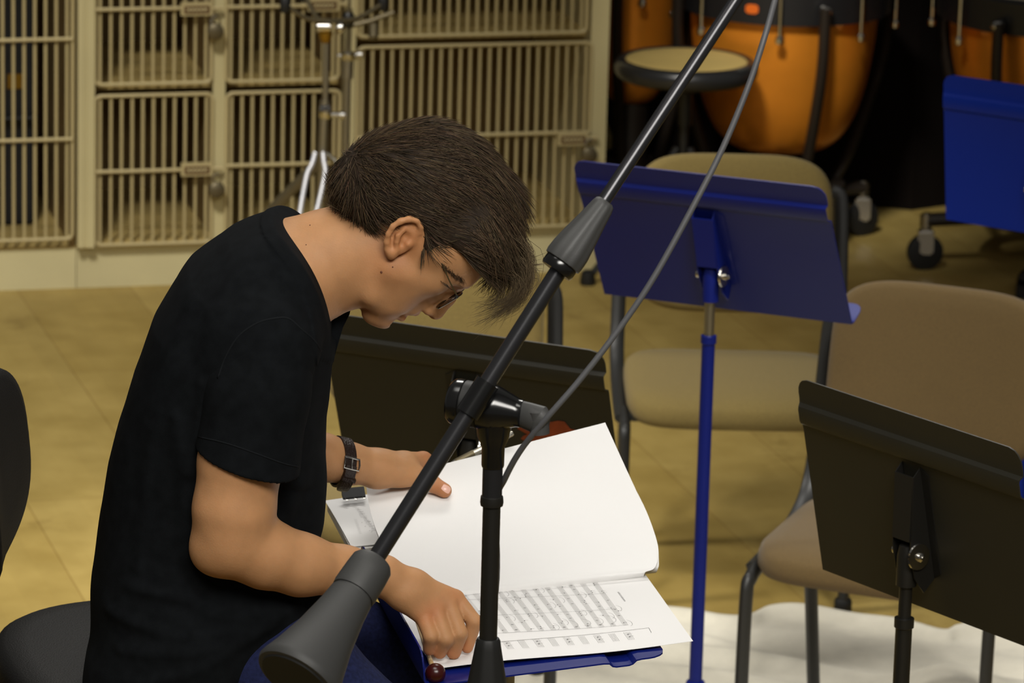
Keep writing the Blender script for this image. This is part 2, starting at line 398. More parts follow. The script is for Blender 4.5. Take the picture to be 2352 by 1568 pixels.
# right unit: wide doors
root = thing('instrument_locker', 'cream locker with wide wire doors at the right end, behind the person', 'locker', CP(1.0, .3, 0), 0, 'cream instrument lockers along the back')
sC0, sC1 = S(790), S(1393, 200); shell(root, sC0 + .001, sC1 - .03)
b = MB(); cbox(b, sC0 + .001, sC0 + .006, .01, DEPTH, zb, TOPZ); b.build('side_panel', LINER, root)
b = MB(); cbox(b, S(786), S(811), -.008, .03, zb - .01, TOPZ); cbox(b, S(1352, 200), sC1, -.012, DEPTH, 0, TOPZ); cbox(b, S(811), S(1352, 300), -.001, .012, Z(535, 1200), Z(524, 1200)); b.build('frame', CREAM, root, bevel=.001)
for z in (Z(527, 1200), Z(88, 1100) - .008, zsh2 - .01):
    b = MB(); cbox(b, sC0 + .01, sC1 - .04, .05, DEPTH, z, z + .014); b.build('shelf', SHELF, root)
grille(root, S(816), S(1348), Z(519, 1200), Z(101, 1100), 24, [Z(309, 1000)], (S(1306), Z(313, 1300)))
grille(root, S(813), S(1345, 50), Z(77, 1100), Z(-260, 1000), 24, [Z(-90, 1000)])
padlock(S(1342), Z(347, 1340), 'round padlock on the wide right locker door')
# things inside the tall locker
def case(s0, s1, y0, y1, z0, z1, label):
    root = thing('instrument_case', label, 'case', CP((s0 + s1) / 2, (y0 + y1) / 2, z0), 0, 'instrument cases in the lockers')
    b = MB(); cbox(b, s0, s1, y0, y1, z0, z1); b.build('body', CASEBLACK, root, bevel=.012)
    b = MB(); cbox(b, s0 + .02, s0 + .06, y0 - .004, y0 + .002, (z0 + z1) / 2 - .02, (z0 + z1) / 2 + .02); b.build('latch', BRASS, root)
    b = MB(); m = (s0 + s1) / 2; b.tube([CP(m - .05, y0, z0 + .3), CP(m - .04, y0 - .02, z0 + .3), CP(m + .04, y0 - .02, z0 + .3), CP(m + .05, y0, z0 + .3)], .008, 8); b.build('handle', RUBBER, root)
case(S(-75), S(20), .2, .5, zb + .004, zb + .62, 'black upright instrument case in the tall left locker, nearer the frame edge')
case(S(28), S(112), .25, .52, zb + .004, zb + .8, 'black upright instrument case in the tall left locker, the taller one')
# ------------------------------------------------------------------ orchestra chairs
def make_chair(loc, rz, label, fab):
    root = thing('orchestra_chair', label, 'chair', loc, rz, 'padded orchestra chairs')
    X, Y_, Zv = np.eye(3)
    b = MB(); prof = [(.90, .405), (.97, .408), (1.0, .422), (1.0, .437), (.985, .450), (.95, .458), (.80, .463), (.5, .465), (.1, .466)]
    rings = []
    for k, z in prof:
        r = superring([0, 0, z], X, Y_, .232 * k, .225 * k, 64, 5.5)
        r[:, 2] -= np.where(r[:, 1] < -.12, (r[:, 1] + .12) ** 2 * 1.4, 0) * (1 if z > .43 else .6)
        rings.append(r)
    b.loft(rings); b.build('seat', fab, root, local=True, sharp=60)
    b = MB(); tilt = radians(11); up = np.array([0, sin(tilt), cos(tilt)]); out = np.array([0, -cos(tilt), sin(tilt)])
    c0 = np.array([0, .235, .715]); rings = []
    for k, t in [(.9, -.02), (.975, -.016), (1, -.004), (1, .010), (.975, .021), (.92, .026), (.75, .030), (.4, .032), (.05, .033)]:
        r = superring(c0 + out * t, X, up, .215 * k - (1 - k) * .02, .172 * k - (1 - k) * .02 * 0, 72, 4.2)
        r += np.outer((r[:, 0] / .215) ** 2 * .018, out)      # gentle wrap-round
        rings.append(r)
    b.loft(rings); b.build('backrest', fab, root, local=True, sharp=60)
    for s in (-1, 1):
        b = MB(); pts = spline([(s * .215, .290, .80), (s * .236, .288, .785), (s * .240, .272, .70), (s * .241, .245, .56), (s * .243, .205, .46), (s * .243, .11, .415), (s * .243, -.02, .40), (s * .242, -.13, .395)], 5)
        b.tube(pts, .013, 10, flat=(1.25, .8)); b.build('side_frame', CHAIRMETAL, root, local=True)
        b = MB(); pts = spline([(s * .236, -.10, .40), (s * .236, -.165, .385), (s * .237, -.185, .34), (s * .237, -.195, .02)], 5)
        b.tube(pts, .0165, 12, flat=(.75, 1.05), up=(1, 0, 0)); lg = b.build('leg', CHAIRMETAL, root, local=True)
        b = MB(); b.lathe((s * .237, -.195, 0), (0, 0, 1), [(.017, 0), (.019, .004), (.019, .024), (.016, .03)], 14); b.build('glide', RUBBER, lg, local=True)
        b = MB(); pts = spline([(s * .225, .08, .40), (s * .225, .145, .385), (s * .224, .17, .34), (s * .222, .235, .02)], 5)
        b.tube(pts, .0165, 12, flat=(.75, 1.05), up=(1, 0, 0)); lg = b.build('leg', CHAIRMETAL, root, local=True)
        b = MB(); b.lathe((s * .222, .235, 0), (0, 0, 1), [(.017, 0), (.019, .004), (.019, .024), (.016, .03)], 14); b.build('glide', RUBBER, lg, local=True)
    b = MB()
    for y in (-.12, .12): b.tube([(-.24, y, .398), (.24, y, .398)], .011, 8)
    b.build('cross_rail', CHAIRMETAL, root, local=True)
    return root
ch = make_chair((.475, 9.40, 0), radians(1), 'tan padded chair facing forward right behind the upright blue music stand', CHAIRFAB2)
pR = W(1960, 1205, 8.26)
copy_thing(ch, (.742, 8.30, 0), radians(-21), 'brown padded chair at the right edge, behind the tilted black music stand')
copy_thing(ch, (-.150, 8.50, 0), radians(1), 'shaded padded chair half hidden behind the bent head and the black music stand')
for r in [o for o in bpy.data.objects if o.name == 'orchestra_chair.001']:
    for c in r.children:
        if c.name.split('.')[0] in ('seat', 'backrest'):
            c.data = c.data.copy(); c.data.materials[0] = CHAIRFAB

# ------------------------------------------------------------------ music stands
def desk_mesh(w, h, t=.0022):
    "desk plate in its own frame: x across, z up, back = -y"
    rows = [(-h / 2, 0), (-h / 2 + .03, 0), (0, 0), (h / 2 - .084, 0), (h / 2 - .076, -.001), (h / 2 - .071, -.0065), (h / 2 - .067, -.0075), (h / 2 - .050, -.0075),
            (h / 2 - .046, -.0065), (h / 2 - .041, -.001), (h / 2 - .034, 0), (h / 2 - .024, 0), (h / 2 - .016, 0), (h / 2 - .008, 0), (h / 2 - .003, 0), (h / 2, 0)]
    R_ = .024; us = np.linspace(-1, 1, 15); P = []
    for z, y in rows:
        hw = w / 2; d = z - (h / 2 - R_)
        if d > 0: hw = w / 2 - R_ + sqrt(max(0, R_ ** 2 - d ** 2))
        if abs(y) > .004: hw -= .003
        P.append([(u * hw, y, z) for u in us])
    b = MB(); b.grid(np.array(P), t); return b
def lip_mesh(w, h, depth=.058, up=.010, cr=.02):
    P = []; us = np.linspace(-1, 1, 25)
    rows = [(-h / 2 + .004, 0), (-h / 2 - .001, .002), (-h / 2 - .003, .008), (-h / 2 - .003, depth * .5), (-h / 2 - .003, depth - cr), (-h / 2 - .003, depth - cr * .4), (-h / 2 - .003, depth - .002), (-h / 2 - .0028, depth)]
    for z, y in rows:
        hw = w / 2; d = y - (depth - cr)
        if d > 0: hw = w / 2 - cr + sqrt(max(0, cr ** 2 - d ** 2))
        P.append([(u * hw, y, z) for u in us])
    b = MB(); b.grid(np.array(P), .0022); return b
def xf(b, M, o):
    for i in range(len(b.v)): b.v[i] = b.v[i] @ np.asarray(M).T + np.asarray(o)
    return b
def rot3(yaw, lean, roll):
    cz, sz = cos(yaw), sin(yaw); Rz = np.array([[cz, -sz, 0], [sz, cz, 0], [0, 0, 1]])
    cx, sx = cos(lean), sin(lean); Rx = np.array([[1, 0, 0], [0, cx, -sx], [0, sx, cx]])
    cy, sy = cos(roll), sin(roll); Ry = np.array([[cy, 0, sy], [0, 1, 0], [-sy, 0, cy]])
    return Rz @ Rx @ Ry
def music_stand(label, pos, M, mats, w=.508, h=.318, knobside=1, bx=0.0, pole_col=None, ground=0.0, lipd=.058, split=.2, bz=(-.10, .078), pole_at=None, base=True, seed=0):
    dm, bm_, pm = mats; pos = np.asarray(pos, float)
    pv = pos + M @ np.array([bx, -.030, bz[0] + .045])      # pivot where the pole meets the bracket
    if pole_at is not None: pv = np.asarray(pole_at)
    root = thing('music_stand', label, 'music stand', (pv[0], pv[1], ground), 0, 'tilting metal music stands')
    dk = xf(desk_mesh(w, h), M, pos).build('desk', dm, root, sharp=25)
    xf(lip_mesh(w, h, lipd), M, pos).build('shelf_lip', dm, root, sharp=30)
    b = MB()    # folded V bracket on the back of the desk
    z1, z0 = bz[1], bz[0]
    for s in (-1, 1):
        b.prism([(bx + s * .0195, -.0015, z1), (bx + s * .0195, -.0015, z0), (bx + s * .0195, -.026, z0 - .016), (bx + s * .0195, -.040, z0 + .012), (bx + s * .0195, -.040, z0 + .06), (bx + s * .0195, -.018, z1 - .012)], (.0022 * s, 0, 0))
        b.prism([(bx + s * .0195, -.002, z1), (bx + s * .038, -.002, z1 - .01), (bx + s * .038, -.002, z0 + .01), (bx + s * .0195, -.002, z0)], (0, -.0018, 0))
    b.prism([(bx - .0195, -.018, z1 - .012), (bx + .0195, -.018, z1 - .012), (bx + .0195, -.040, z0 + .07), (bx - .0195, -.040, z0 + .07)], (0, .002, 0))
    xf(b, M, pos).build('bracket', bm_, root)
    xdir = M @ np.array([1.0, 0, 0])
    b = MB(); k = pv + xdir * .023 * knobside
    b.lathe(k, xdir * knobside, [(.0195, 0), (.0205, .0015), (.0195, .004), (.007, .0055), (.007, .010), (.004, .0115), (.004, .015)], 28)
    kn = b.build('friction_disc', CHROME, root)
    b = MB(); b.lathe(pv - xdir * .023 * knobside, -xdir * knobside, [(.008, 0), (.008, .005), (.004, .008)], 12); b.build('bolt', CHROME, root)
    zt = pv[2]
    b = MB(); b.lathe((pv[0], pv[1], zt - .05), (0, 0, 1), [(.0155, 0), (.0155, .045), (.013, .062), (.006, .066)], 20); b.build('head_socket', bm_, root)
    b = MB(); b.lathe((pv[0], pv[1], zt - split - .05), (0, 0, 1), [(.0098, 0), (.0098, split + .02)], 20); b.build('inner_tube', STEEL if pole_col is None else pole_col, root)
    b = MB(); hb = .19
    b.lathe((pv[0], pv[1], ground + hb - .05), (0, 0, 1), [(.0125, 0), (.0125, zt - split - .055 - ground - hb + .05 - .012), (.0148, zt - split - .055 - ground - hb + .05 - .010), (.0148, zt - split - .05 - ground - hb + .05 - .001), (.011, zt - split - .05 - ground - hb + .05)], 22); b.build('outer_tube', pm, root)
    if base:
        b = MB(); b.lathe((pv[0], pv[1], ground + .09), (0, 0, 1), [(.024, -.004), (.03, 0), (.028, .012), (.0215, .03), (.0195, .05), (.0185, .095), (.017, .1), (.013, .101)], 24); b.build('base_collar', pm, root)
        for k in range(3):
            a = 2 * pi * k / 3 + seed
            e = np.array([cos(a), sin(a), 0]); f0 = np.array([pv[0], pv[1], ground])
            pts = spline([f0 + e * .012 + [0, 0, .108], f0 + e * .06 + [0, 0, .100], f0 + e * .13 + [0, 0, .072], f0 + e * .21 + [0, 0, .03], f0 + e * .235 + [0, 0, .012]], 4)
            b = MB(); b.tube(pts, np.linspace(.02, .012, len(pts)), 10, flat=(.5, 1.15)); lg = b.build('leg', pm, root)
            b = MB(); b.lathe(f0 + e * .235, (0, 0, 1), [(.013, 0), (.015, .005), (.012, .016)], 12); b.build('foot', RUBBER, lg)
    return root, dk
BLU = (STANDBLUE, STANDBLUE, STANDBLUE); BLK = (STANDBLACK, BLACKMETAL, BLACKMETAL)
music_stand('blue music stand with a slanted desk, upright in front of the tan chair', (.364, 8.196, 1.045), rot3(radians(-26.2), radians(26.4), radians(-1.7)), BLU, split=.065, seed=.5)
rt, dk = music_stand('black music stand with a rust-red worn patch, behind the turned page', (-.063, 7.283, .97), rot3(radians(-23.1), radians(21.2), radians(.3)), BLK, split=.1, seed=.2)
M_ = rot3(radians(-23.1), radians(21.2), radians(.3)); b = MB(); poly = []
for k in range(40):
    a = 2 * pi * k / 40; rr = 1 + .13 * sin(5 * a + 1) + .09 * sin(11 * a)
    poly.append((.145 + .062 * rr * cos(a), -.0030, -.028 + .030 * rr * sin(a)))
b.prism(poly, (0, -.0006, 0)); o = xf(b, M_, (-.063, 7.283, .97)).build('paint_patch', REDPATCH, rt); o['label'] = 'rust-red worn patch'
music_stand('black music stand in the right foreground, steeply tilted with a round steel disc', (.607, 6.458, 1.066), rot3(radians(-54.2), radians(11.1), radians(-1.6)), BLK, pole_col=BLACKMETAL, split=.05, seed=1.2)
music_stand('bright blue music stand cut off by the right edge, standing before the kettledrums', (1.10, 9.30, .965), rot3(radians(-40), radians(4), radians(-2)), (DEEPBLUE,) * 3, split=.1, seed=.9)

# ------------------------------------------------------------------ flat desk of the conductor stand
DT = radians(5); DY = radians(12)
du = np.array([cos(DY) * cos(DT), sin(DY) * cos(DT), sin(DT)]); dv = np.array([-sin(DY), cos(DY), 0]); dn = np.cross(du, dv)
DR = Wz(1532, 1504, 1.118); DH, DW = .318, .468
DL = DR - DH * du
dctr = DL + du * DH / 2 + dv * DW / 2
def D(u, v, h=0.0): return DL + du * u + dv * v + dn * h
def Wd(px, py, h=0.0):
    d = ray(px, py); q0 = DL + dn * h; t = ((q0 - CAM) @ dn) / (d @ dn); return CAM + d * t
music_stand('blue music stand tipped flat as a table under the open score', dctr, np.stack([dv, dn, du], 1), BLU, w=DW, h=DH, lipd=.046, split=.2, ground=.0, seed=.3, bz=(-.05, .07))

# ------------------------------------------------------------------ percussion: stool, kettledrums, drum stand
c = Wz(1577, 138, .60); root = thing('drum_throne', 'round drum stool with tan top and black rim before the copper kettledrum', 'stool', (c[0], c[1], 0))
R_ = 165 / 845
b = MB(); b.lathe((c[0], c[1], .60), (0, 0, 1), [(.166, -.02), (.168, -.004), (.163, .001), (.14, .004), (.05, .006), (.002, .006)], 56); b.build('cushion_top', CREAMTOP, root)
b = MB(); th = np.linspace(0, 2 * pi, 57)[:-1]; rings = []
for t in th:
    e = np.array([cos(t), sin(t), 0]); k = np.arange(14) * 2 * pi / 14
    rings.append(np.array([c[0], c[1], .577]) + np.outer(.174 + .021 * np.cos(k), e) + np.outer(.027 * np.sin(k), [0, 0, 1]))
b.loft(rings, closed=True); b.lathe((c[0], c[1], .55), (0, 0, 1), [(.165, 0), (.17, .01), (.17, .035)], 40); b.build('rim', mat('rim_vinyl', (34, 34, 34), .3, spec=.6), root)
b = MB(); b.lathe((c[0], c[1], .12), (0, 0, 1), [(.013, 0), (.013, .3), (.02, .302), (.02, .39), (.05, .4), (.06, .432)], 16); b.build('column', BLACKMETAL, root)
for k in range(3):
    a = radians(205 + 120 * k); e = np.array([cos(a), sin(a), 0]); q = np.array([c[0], c[1], 0])
    b = MB(); b.tube([q + e * .02 + [0, 0, .36], q + e * .18 + [0, 0, .12], q + e * .27 + [0, 0, .02]], .010, 8); lg = b.build('leg', BLACKMETAL, root)
    b = MB(); b.lathe(q + e * .275, (0, 0, 1), [(.02, 0), (.022, .01), (.018, .035), (.01, .04)], 12); b.build('rubber_foot', RUBBER, lg)

def kettledrum(px, Y, ztop, Rb, label, plate=False, rot=0.0, depth=.40, skirt=.1):
    d = ray(px, 60); c = CAM + d * (Y / d[1]); cx, cy = c[0], c[1]
    root = thing('kettledrum', label, 'kettledrum', (cx, cy, 0), 0, 'copper kettledrums')
    q = np.array([cx, cy, 0])
    b = MB(); pr = []
    for k in range(19):
        a = (pi / 2) * k / 18
        pr.append((Rb * (.88 * sin(a) ** .48 + .12 * (k / 18) ** 1.5), ztop - skirt * .5 - depth * cos(a) ** .74))
    pr[0] = (.002, pr[0][1])
    b.lathe(q, (0, 0, 1), pr + [(Rb, ztop)], 72, cap=False); b.build('bowl', COPPER, root)
    b = MB(); b.lathe(q, (0, 0, 1), [(Rb + .012, ztop - skirt), (Rb + .03, ztop - skirt + .004), (Rb + .03, ztop - .01), (Rb + .022, ztop), (Rb + .004, ztop), (Rb + .004, ztop - skirt)], 72, cap=False); b.build('hoop', DARKHOOP, root)
    b = MB(); b.lathe(q, (0, 0, 1), [(Rb + .02, ztop), (Rb + .01, ztop + .006), (.002, ztop + .007)], 64); b.build('drumhead', mat('drumhead', (210, 200, 170), .6), root)
    for k in range(8):
        a = rot + 2 * pi * k / 8 + .39; e = np.array([cos(a), sin(a), 0]); p = q + e * (Rb + .045)
        b = MB(); b.tube([p + [0, 0, ztop + .015], p + [0, 0, ztop - skirt - .03]], .006, 10)
        b.lathe(p + [0, 0, ztop - skirt - .045], (0, 0, 1), [(.006, 0), (.012, .004), (.012, .018), (.007, .024)], 12)
        b.lathe(p + [0, 0, ztop + .015], (0, 0, 1), [(.011, -.006), (.013, 0), (.011, .014), (.004, .018)], 12); b.build('tension_rod', CHROME, root)
    for k in range(4):
        a = rot + pi / 2 * k + .785; e = np.array([cos(a), sin(a), 0])
        pts = spline([q + e * (Rb + .05) + [0, 0, ztop - .06], q + e * (Rb + .04) + [0, 0, ztop - .25], q + e * (Rb * .86) + [0, 0, ztop - .5], q + e * (Rb * .62) + [0, 0, .17]], 5)
        b = MB(); b.tube(pts, .031, 12, flat=(.5, 1)); st = b.build('strut', DARKBROWN, root)
        b = MB(); b.lathe(q + e * (Rb + .05) + [0, 0, ztop - .07], e, [(.016, -.01), (.018, .01), (.012, .02), (.003, .024)], 14); b.build('strut_bolt', CHROME, st)
    b = MB(); b.lathe(q, (0, 0, 1), [(Rb * .58, .13), (Rb * .72, .14), (Rb * .72, .19), (Rb * .58, .2)], 48, cap=False)
    b.lathe(q, (0, 0, 1), [(.03, .09), (.05, .1), (.05, ztop - depth - .0)], 20)
    for k in range(3):
        a = rot + 2 * pi * k / 3 + 1.57 * 2; e = np.array([cos(a), sin(a), 0])
        b.tube([q + [0, 0, .15], q + e * Rb * 1.15 + [0, 0, .14]], .02, 8)
    b.build('base_frame', DARKBROWN, root)
    for k in range(3):
        a = rot + 2 * pi * k / 3 + 1.57 * 2; e = np.array([cos(a), sin(a), 0]); p = q + e * Rb * 1.15; s = np.array([-e[1], e[0], 0])
        b = MB(); b.lathe(p + s * .014 + [0, 0, .05], -s, [(.03, 0), (.05, .004), (.05, .024), (.03, .028)], 24); cs = b.build('caster', RUBBER, root)
        b = MB(); b.tube([p + [0, 0, .16], p + [0, 0, .115]], .018, 12); b.box(p + [-.022, -.022, .045], p + [.022, .022, .115]); b.build('fork', CHROME, cs, bevel=.006)
    a = rot - pi / 2 - .35; e = np.array([cos(a), sin(a), 0]); s = np.array([-e[1], e[0], 0])
    b = MB(); p0 = q + e * (Rb * .8); P = [p0 - s * .05 + [0, 0, .03], p0 + s * .05 + [0, 0, .03], p0 + s * .05 + e * .22 + [0, 0, .07], p0 - s * .05 + e * .22 + [0, 0, .07]]
    b.prism(P, (0, 0, .02)); b.prism([p0 - s * .06, p0 + s * .06, p0 + s * .06 + e * .14, p0 - s * .06 + e * .14], (0, 0, .04)); b.build('pedal', DARKHOOP, root, bevel=.004)
    if plate:
        a = atan2(-1, 0) - .36; pts = []
        b = MB(); P = []
        for i in range(9):
            aa = a - .062 + .124 * i / 8; hh = .013 * (1 - abs(i / 4 - 1) ** 4 * .5)
            P.append([q + (Rb + .0335) * np.array([cos(aa), sin(aa), 0]) + [0, 0, ztop - skirt * .62 + k * hh] for k in (-1, 0, 1)])
        b.grid(np.array(P), .003, 0); o = b.build('badge', ORANGE, root)
        b = MB(); P = []
        for i in range(9):
            aa = a - .074 + .148 * i / 8; hh = .018 * (1 - abs(i / 4 - 1) ** 4 * .5)
            P.append([q + (Rb + .0315) * np.array([cos(aa), sin(aa), 0]) + [0, 0, ztop - skirt * .62 + k * hh] for k in (-1, 0, 1)])
        b.grid(np.array(P), .003, 0); b.build('badge_rim', DARKHOOP, o)
    return root
kettledrum(1800, 12.45, .80, .262, 'copper kettledrum with an orange oval badge, behind the tan chair and drum stool', True, rot=-.48, skirt=.12, depth=.46)
kettledrum(2430, 12.3, .80, .30, 'copper kettledrum cut off by the right edge, above the bright blue stand', False, rot=.2, skirt=.1)
kettledrum(1455, 12.70, .80, .13, 'small copper kettledrum glimpsed in the dark beyond the drum stool', False, rot=.5, skirt=.1)

# chrome drum stand in front of the lockers
YS = 11.05
def ws(px, py, dy=0): return W(px, py, YS + dy)
f0 = Wz(725, 690, 0); f0 = np.array([ws(733, 500)[0], YS, 0])
root = thing('snare_stand', 'chrome snare drum stand with white-shining double-braced legs, in front of the lockers', 'drum stand', f0)
b = MB(); b.tube([ws(749, 95), ws(747, 255)], .0085, 14); b.tube([ws(746, 230), ws(738, 420), ws(733, 560)], .0125, 14); b.build('column', STEEL, root)
b = MB(); b.lathe(ws(747, 250), (0, 0, -1), [(.014, -.012), (.0165, 0), (.0165, .018), (.013, .024)], 18)
b.tube([ws(752, 262), ws(795, 264)], .006, 8); b.lathe(ws(778, 264), nrm(ws(795, 264) - ws(752, 262)), [(.004, 0), (.011, .003), (.011, .014), (.004, .017)], 12); b.build('height_clamp', CHROME, root)
b = MB(); b.lathe(ws(726, 62), nrm(ws(800, 62) - ws(726, 62)), [(.010, 0), (.0145, .004), (.0145, .034), (.010, .038)], 20)
b.lathe(ws(772, 64), nrm(ws(800, 62) - ws(726, 62)), [(.010, 0), (.016, .006), (.016, .016), (.008, .022)], 20); b.build('tilter', CHROME, root)
b = MB(); b.lathe(ws(748, 74), (0, 0, -1), [(.018, 0), (.018, .006), (.012, .022), (.009, .026)], 18); b.build('tilter_neck', BRASS, root)
for (tx, ty, dy) in ((655, 12, -.05), (880, 8, .12), (700, -12, .16)):
    b = MB(); pts = spline([ws(757, 48), ws(.5 * (757 + tx), 42 + .1 * ty, dy * .5), ws(tx, ty, dy)], 5); b.tube(pts, .006, 10); ar = b.build('basket_arm', GREYSTEEL, root)
    b = MB(); e = ws(tx, ty, dy); b.lathe(e - [0, 0, .018], (0, 0, 1), [(.010, 0), (.013, .004), (.013, .034), (.009, .04)], 14); b.build('rubber_tip', RUBBER, ar)
zl = ws(738, 352)[2]
def leg(a, L, name_mat, spread=.0):
    top = np.array([ws(739, 360)[0], YS, zl]); e = np.array([cos(a), sin(a), 0]); s = np.array([-e[1], e[0], 0]); out = []
    b = MB()
    for k in (-1, 1):
        pts = spline([top + s * k * .004 + e * .012, top + s * k * .012 + e * .03 - [0, 0, .02], top + s * k * .017 + e * .045 - [0, 0, .05], top + s * k * .014 + e * L * .75 - [0, 0, zl * .7], top + s * k * .008 + e * L - [0, 0, zl - .02]], 4)
        b.tube(pts, .0062, 10)
    lg = b.build('leg', name_mat, root); b = MB(); b.lathe(top + e * L - [0, 0, zl], (0, 0, 1), [(.014, 0), (.016, .008), (.014, .03), (.008, .036)], 12); b.build('rubber_foot', RUBBER, lg)
# chrome double leg, its white shine in the colour, matched to where it stands, two more round the tripod
b = MB()
for pts in ([(724, 350), (716, 378), (706, 398), (697, 440), (687, 500), (676, 570)], [(742, 350), (744, 372), (747, 395), (738, 440), (724, 498), (706, 570)]):
    q = [ws(x, y, -.03 - .0006 * (y - 350)) for x, y in pts]; e = q[-1] + (q[-1] - q[-2]) * ((q[-1][2] - .02) / (q[-2][2] - q[-1][2])); q.append(e)
    b.tube(spline(q, 4), .0062, 10)
lg = b.build('leg', SHINEROD, root); lg['label'] = 'white-shining double rod leg'
ft = (np.array(b.v[0][-5]) + np.array(b.v[1][-5])) / 2
b = MB(); b.lathe((ft[0], ft[1], 0), (0, 0, 1), [(.02, 0), (.022, .008), (.018, .03), (.008, .036)], 12); b.build('rubber_foot', RUBBER, lg)
leg(radians(20), .30, STEEL)
b = MB(); q = [ws(733, 372, .02), ws(650, 455, .06), ws(608, 500, .08)]; e = q[2] + (q[2] - q[1]) * .9; e[2] = max(.02, e[2]); q.append(e)
b.tube(q, .014, 8, flat=(1, .4)); lg = b.build('leg', GREYSTEEL, root)
b = MB(); b.lathe((e[0], e[1], 0), (0, 0, 1), [(.014, 0), (.016, .008), (.014, .03), (.008, .036)], 12); b.build('rubber_foot', RUBBER, lg)
# second stand behind it
root = thing('cymbal_stand', 'slim chrome cymbal stand behind the snare stand, against the right locker post', 'cymbal stand', (ws(788, 560, .35)[0], YS + .35, 0))
wq = lambda x, y: ws(x, y, .35)
b = MB(); b.tube([wq(803, -40), wq(802, 20)], .004, 10); b.tube([wq(803, 20), wq(799, 135)], .0075, 12); b.build('upper_tube', GREYSTEEL, root)
b = MB(); b.tube([wq(799, 130), wq(797, 180)], .0155, 14); b.tube([wq(797, 170), wq(788, 560)], .011, 14); b.build('lower_tube', STEEL, root)
b = MB(); b.lathe(wq(800, 118), (0, 0, -1), [(.014, 0), (.019, .004), (.019, .018), (.016, .022)], 16); b.tube([wq(776, 128), wq(828, 126)], .006, 8); b.lathe(wq(818, 126), (1, 0, 0), [(.004, 0), (.012, .003), (.012, .015), (.004, .018)], 10); b.build('wing_clamp', CHROME, root)
b = MB(); b.tube([wq(800, 60), wq(850, 48), wq(905, 28)], .007, 8); b.lathe(wq(858, 72), (0, .3, 1), [(.008, -.02), (.013, -.014), (.013, .018), (.007, .024)], 12); b.tube([wq(848, 55), wq(860, 75)], .005, 8); b.build('boom_holder', GREYSTEEL, root)
b = MB(); b.lathe(wq(800, 45), (0, 0, 1), [(.01, -.02), (.016, -.012), (.016, .012), (.01, .02)], 14); b.build('tilter', BLACKMETAL, root)
b = MB(); b.lathe(wq(790, 388), (.9, -.3, -.2), [(.008, -.01), (.016, -.004), (.016, .02), (.010, .026)], 16); b.build('knob', CHROME, root)
fx = ws(788, 560, .35)
for k in range(3):
    a = radians(30 + 120 * k); e = np.array([cos(a), sin(a), 0]); q = np.array([fx[0], YS + .35, 0])
    L = .19 if k else .19
    b = MB(); b.tube([q + e * .012 + [0, 0, .38], q + e * L + [0, 0, .02]], .008, 8, flat=(1, .5)); lg = b.build('leg', STEEL, root)
    b = MB(); b.lathe(q + e * L, (0, 0, 1), [(.013, 0), (.015, .008), (.012, .03)], 10); b.build('rubber_foot', RUBBER, lg)

# ------------------------------------------------------------------ white blanket on the floor
def blanket():
    far = [(1010, 1432), (1200, 1425), (1400, 1415), (1560, 1412), (1640, 1424), (1700, 1426), (1758, 1408), (1850, 1408), (1960, 1424), (2060, 1440), (2150, 1462), (2190, 1452), (2260, 1442), (2360, 1466), (2460, 1490)]
    far = spline([Wz(x, y, .0)[:2].tolist() + [0] for x, y in far], 7)
    m = len(far); n = 90; near_y = 7.72; P = np.zeros((n, m, 3))
    for j in range(m):
        x, y = far[j][0], far[j][1]
        for i in range(n):
            t = (i / (n - 1)) ** 1.0; yy = y + (near_y - y) * t; xx = x + .012 * sin(9 * yy + 3 * x)
            d = (y - yy)
            h = .007 + .0028 * sin(23 * xx + 7 * sin(5 * yy)) + .0028 * sin(31 * yy + 9 * xx)
            # rolled far edge and long soft folds
            h += .020 * math.exp(-((d - .035) / .026) ** 2)
            for (a0, b0, amp, wd) in FOLDS:
                l = yy - (a0 + b0 * (xx - .4) + .02 * sin(7 * xx + a0 * 9)); h += 1.5 * amp * math.exp(-(l / wd) ** 2) * (.55 + .45 * sin(6 * xx + a0 * 5))
            bx = (xx - .875 - .1 * (yy - 8.6)) / .09; by = (yy - 8.66) / .10; h += .045 * math.exp(-(bx ** 2 + by ** 2))
            bx = (xx - .93) / .09; by = (yy - 8.55) / .09; h += .05 * math.exp(-(bx ** 2 + by ** 2))
            edge = min(1, d / .02) * min(1, j / 3) * min(1, (m - 1 - j) / 3) * min(1, (n - 1 - i) / 3)
            P[i, j] = (xx, yy, .002 + max(.002, h) * max(.0, edge))
    b = MB(); b.grid(P, .0015); o = b.build('blanket', BLANKET, sharp=180)
    solo(o, 'crumpled white blanket spread on the floor under the chairs and stands', 'blanket', origin=(.4, 8.4, 0))
FOLDS = [(8.86, -.25, .020, .035), (8.74, -.36, .016, .026), (8.58, .12, .012, .05), (8.42, -.3, .018, .03), (8.3, .2, .014, .05), (8.95, -.5, .016, .03), (8.1, -.1, .016, .04)]
blanket()
# towel lump behind the right stand
b = MB(); P = []
c0 = Wz(1850, 1194, 0)
for i in range(24):
    row = []
    for j in range(16):
        u = i / 23; v = j / 15; x = c0[0] + u * .48; y = c0[1] - .03 + (v - .5) * (.05 + .22 * min(1, u * 3)) + .02 * u
        h = .045 * sin(pi * v) ** .6 * min(1, .35 + u * 3) * (1 + .3 * sin(14 * u + 5 * v)) * min(1, (1 - u) * 8)
        row.append((x, y, .002 + max(0, h)))
    P.append(row)
b.grid(np.array(P), .0015); o = b.build('towel', BLANKET, sharp=180); solo(o, 'end of a rolled white towel on the floor beyond the brown chair seat', 'towel', origin=(c0[0] + .2, c0[1], 0))
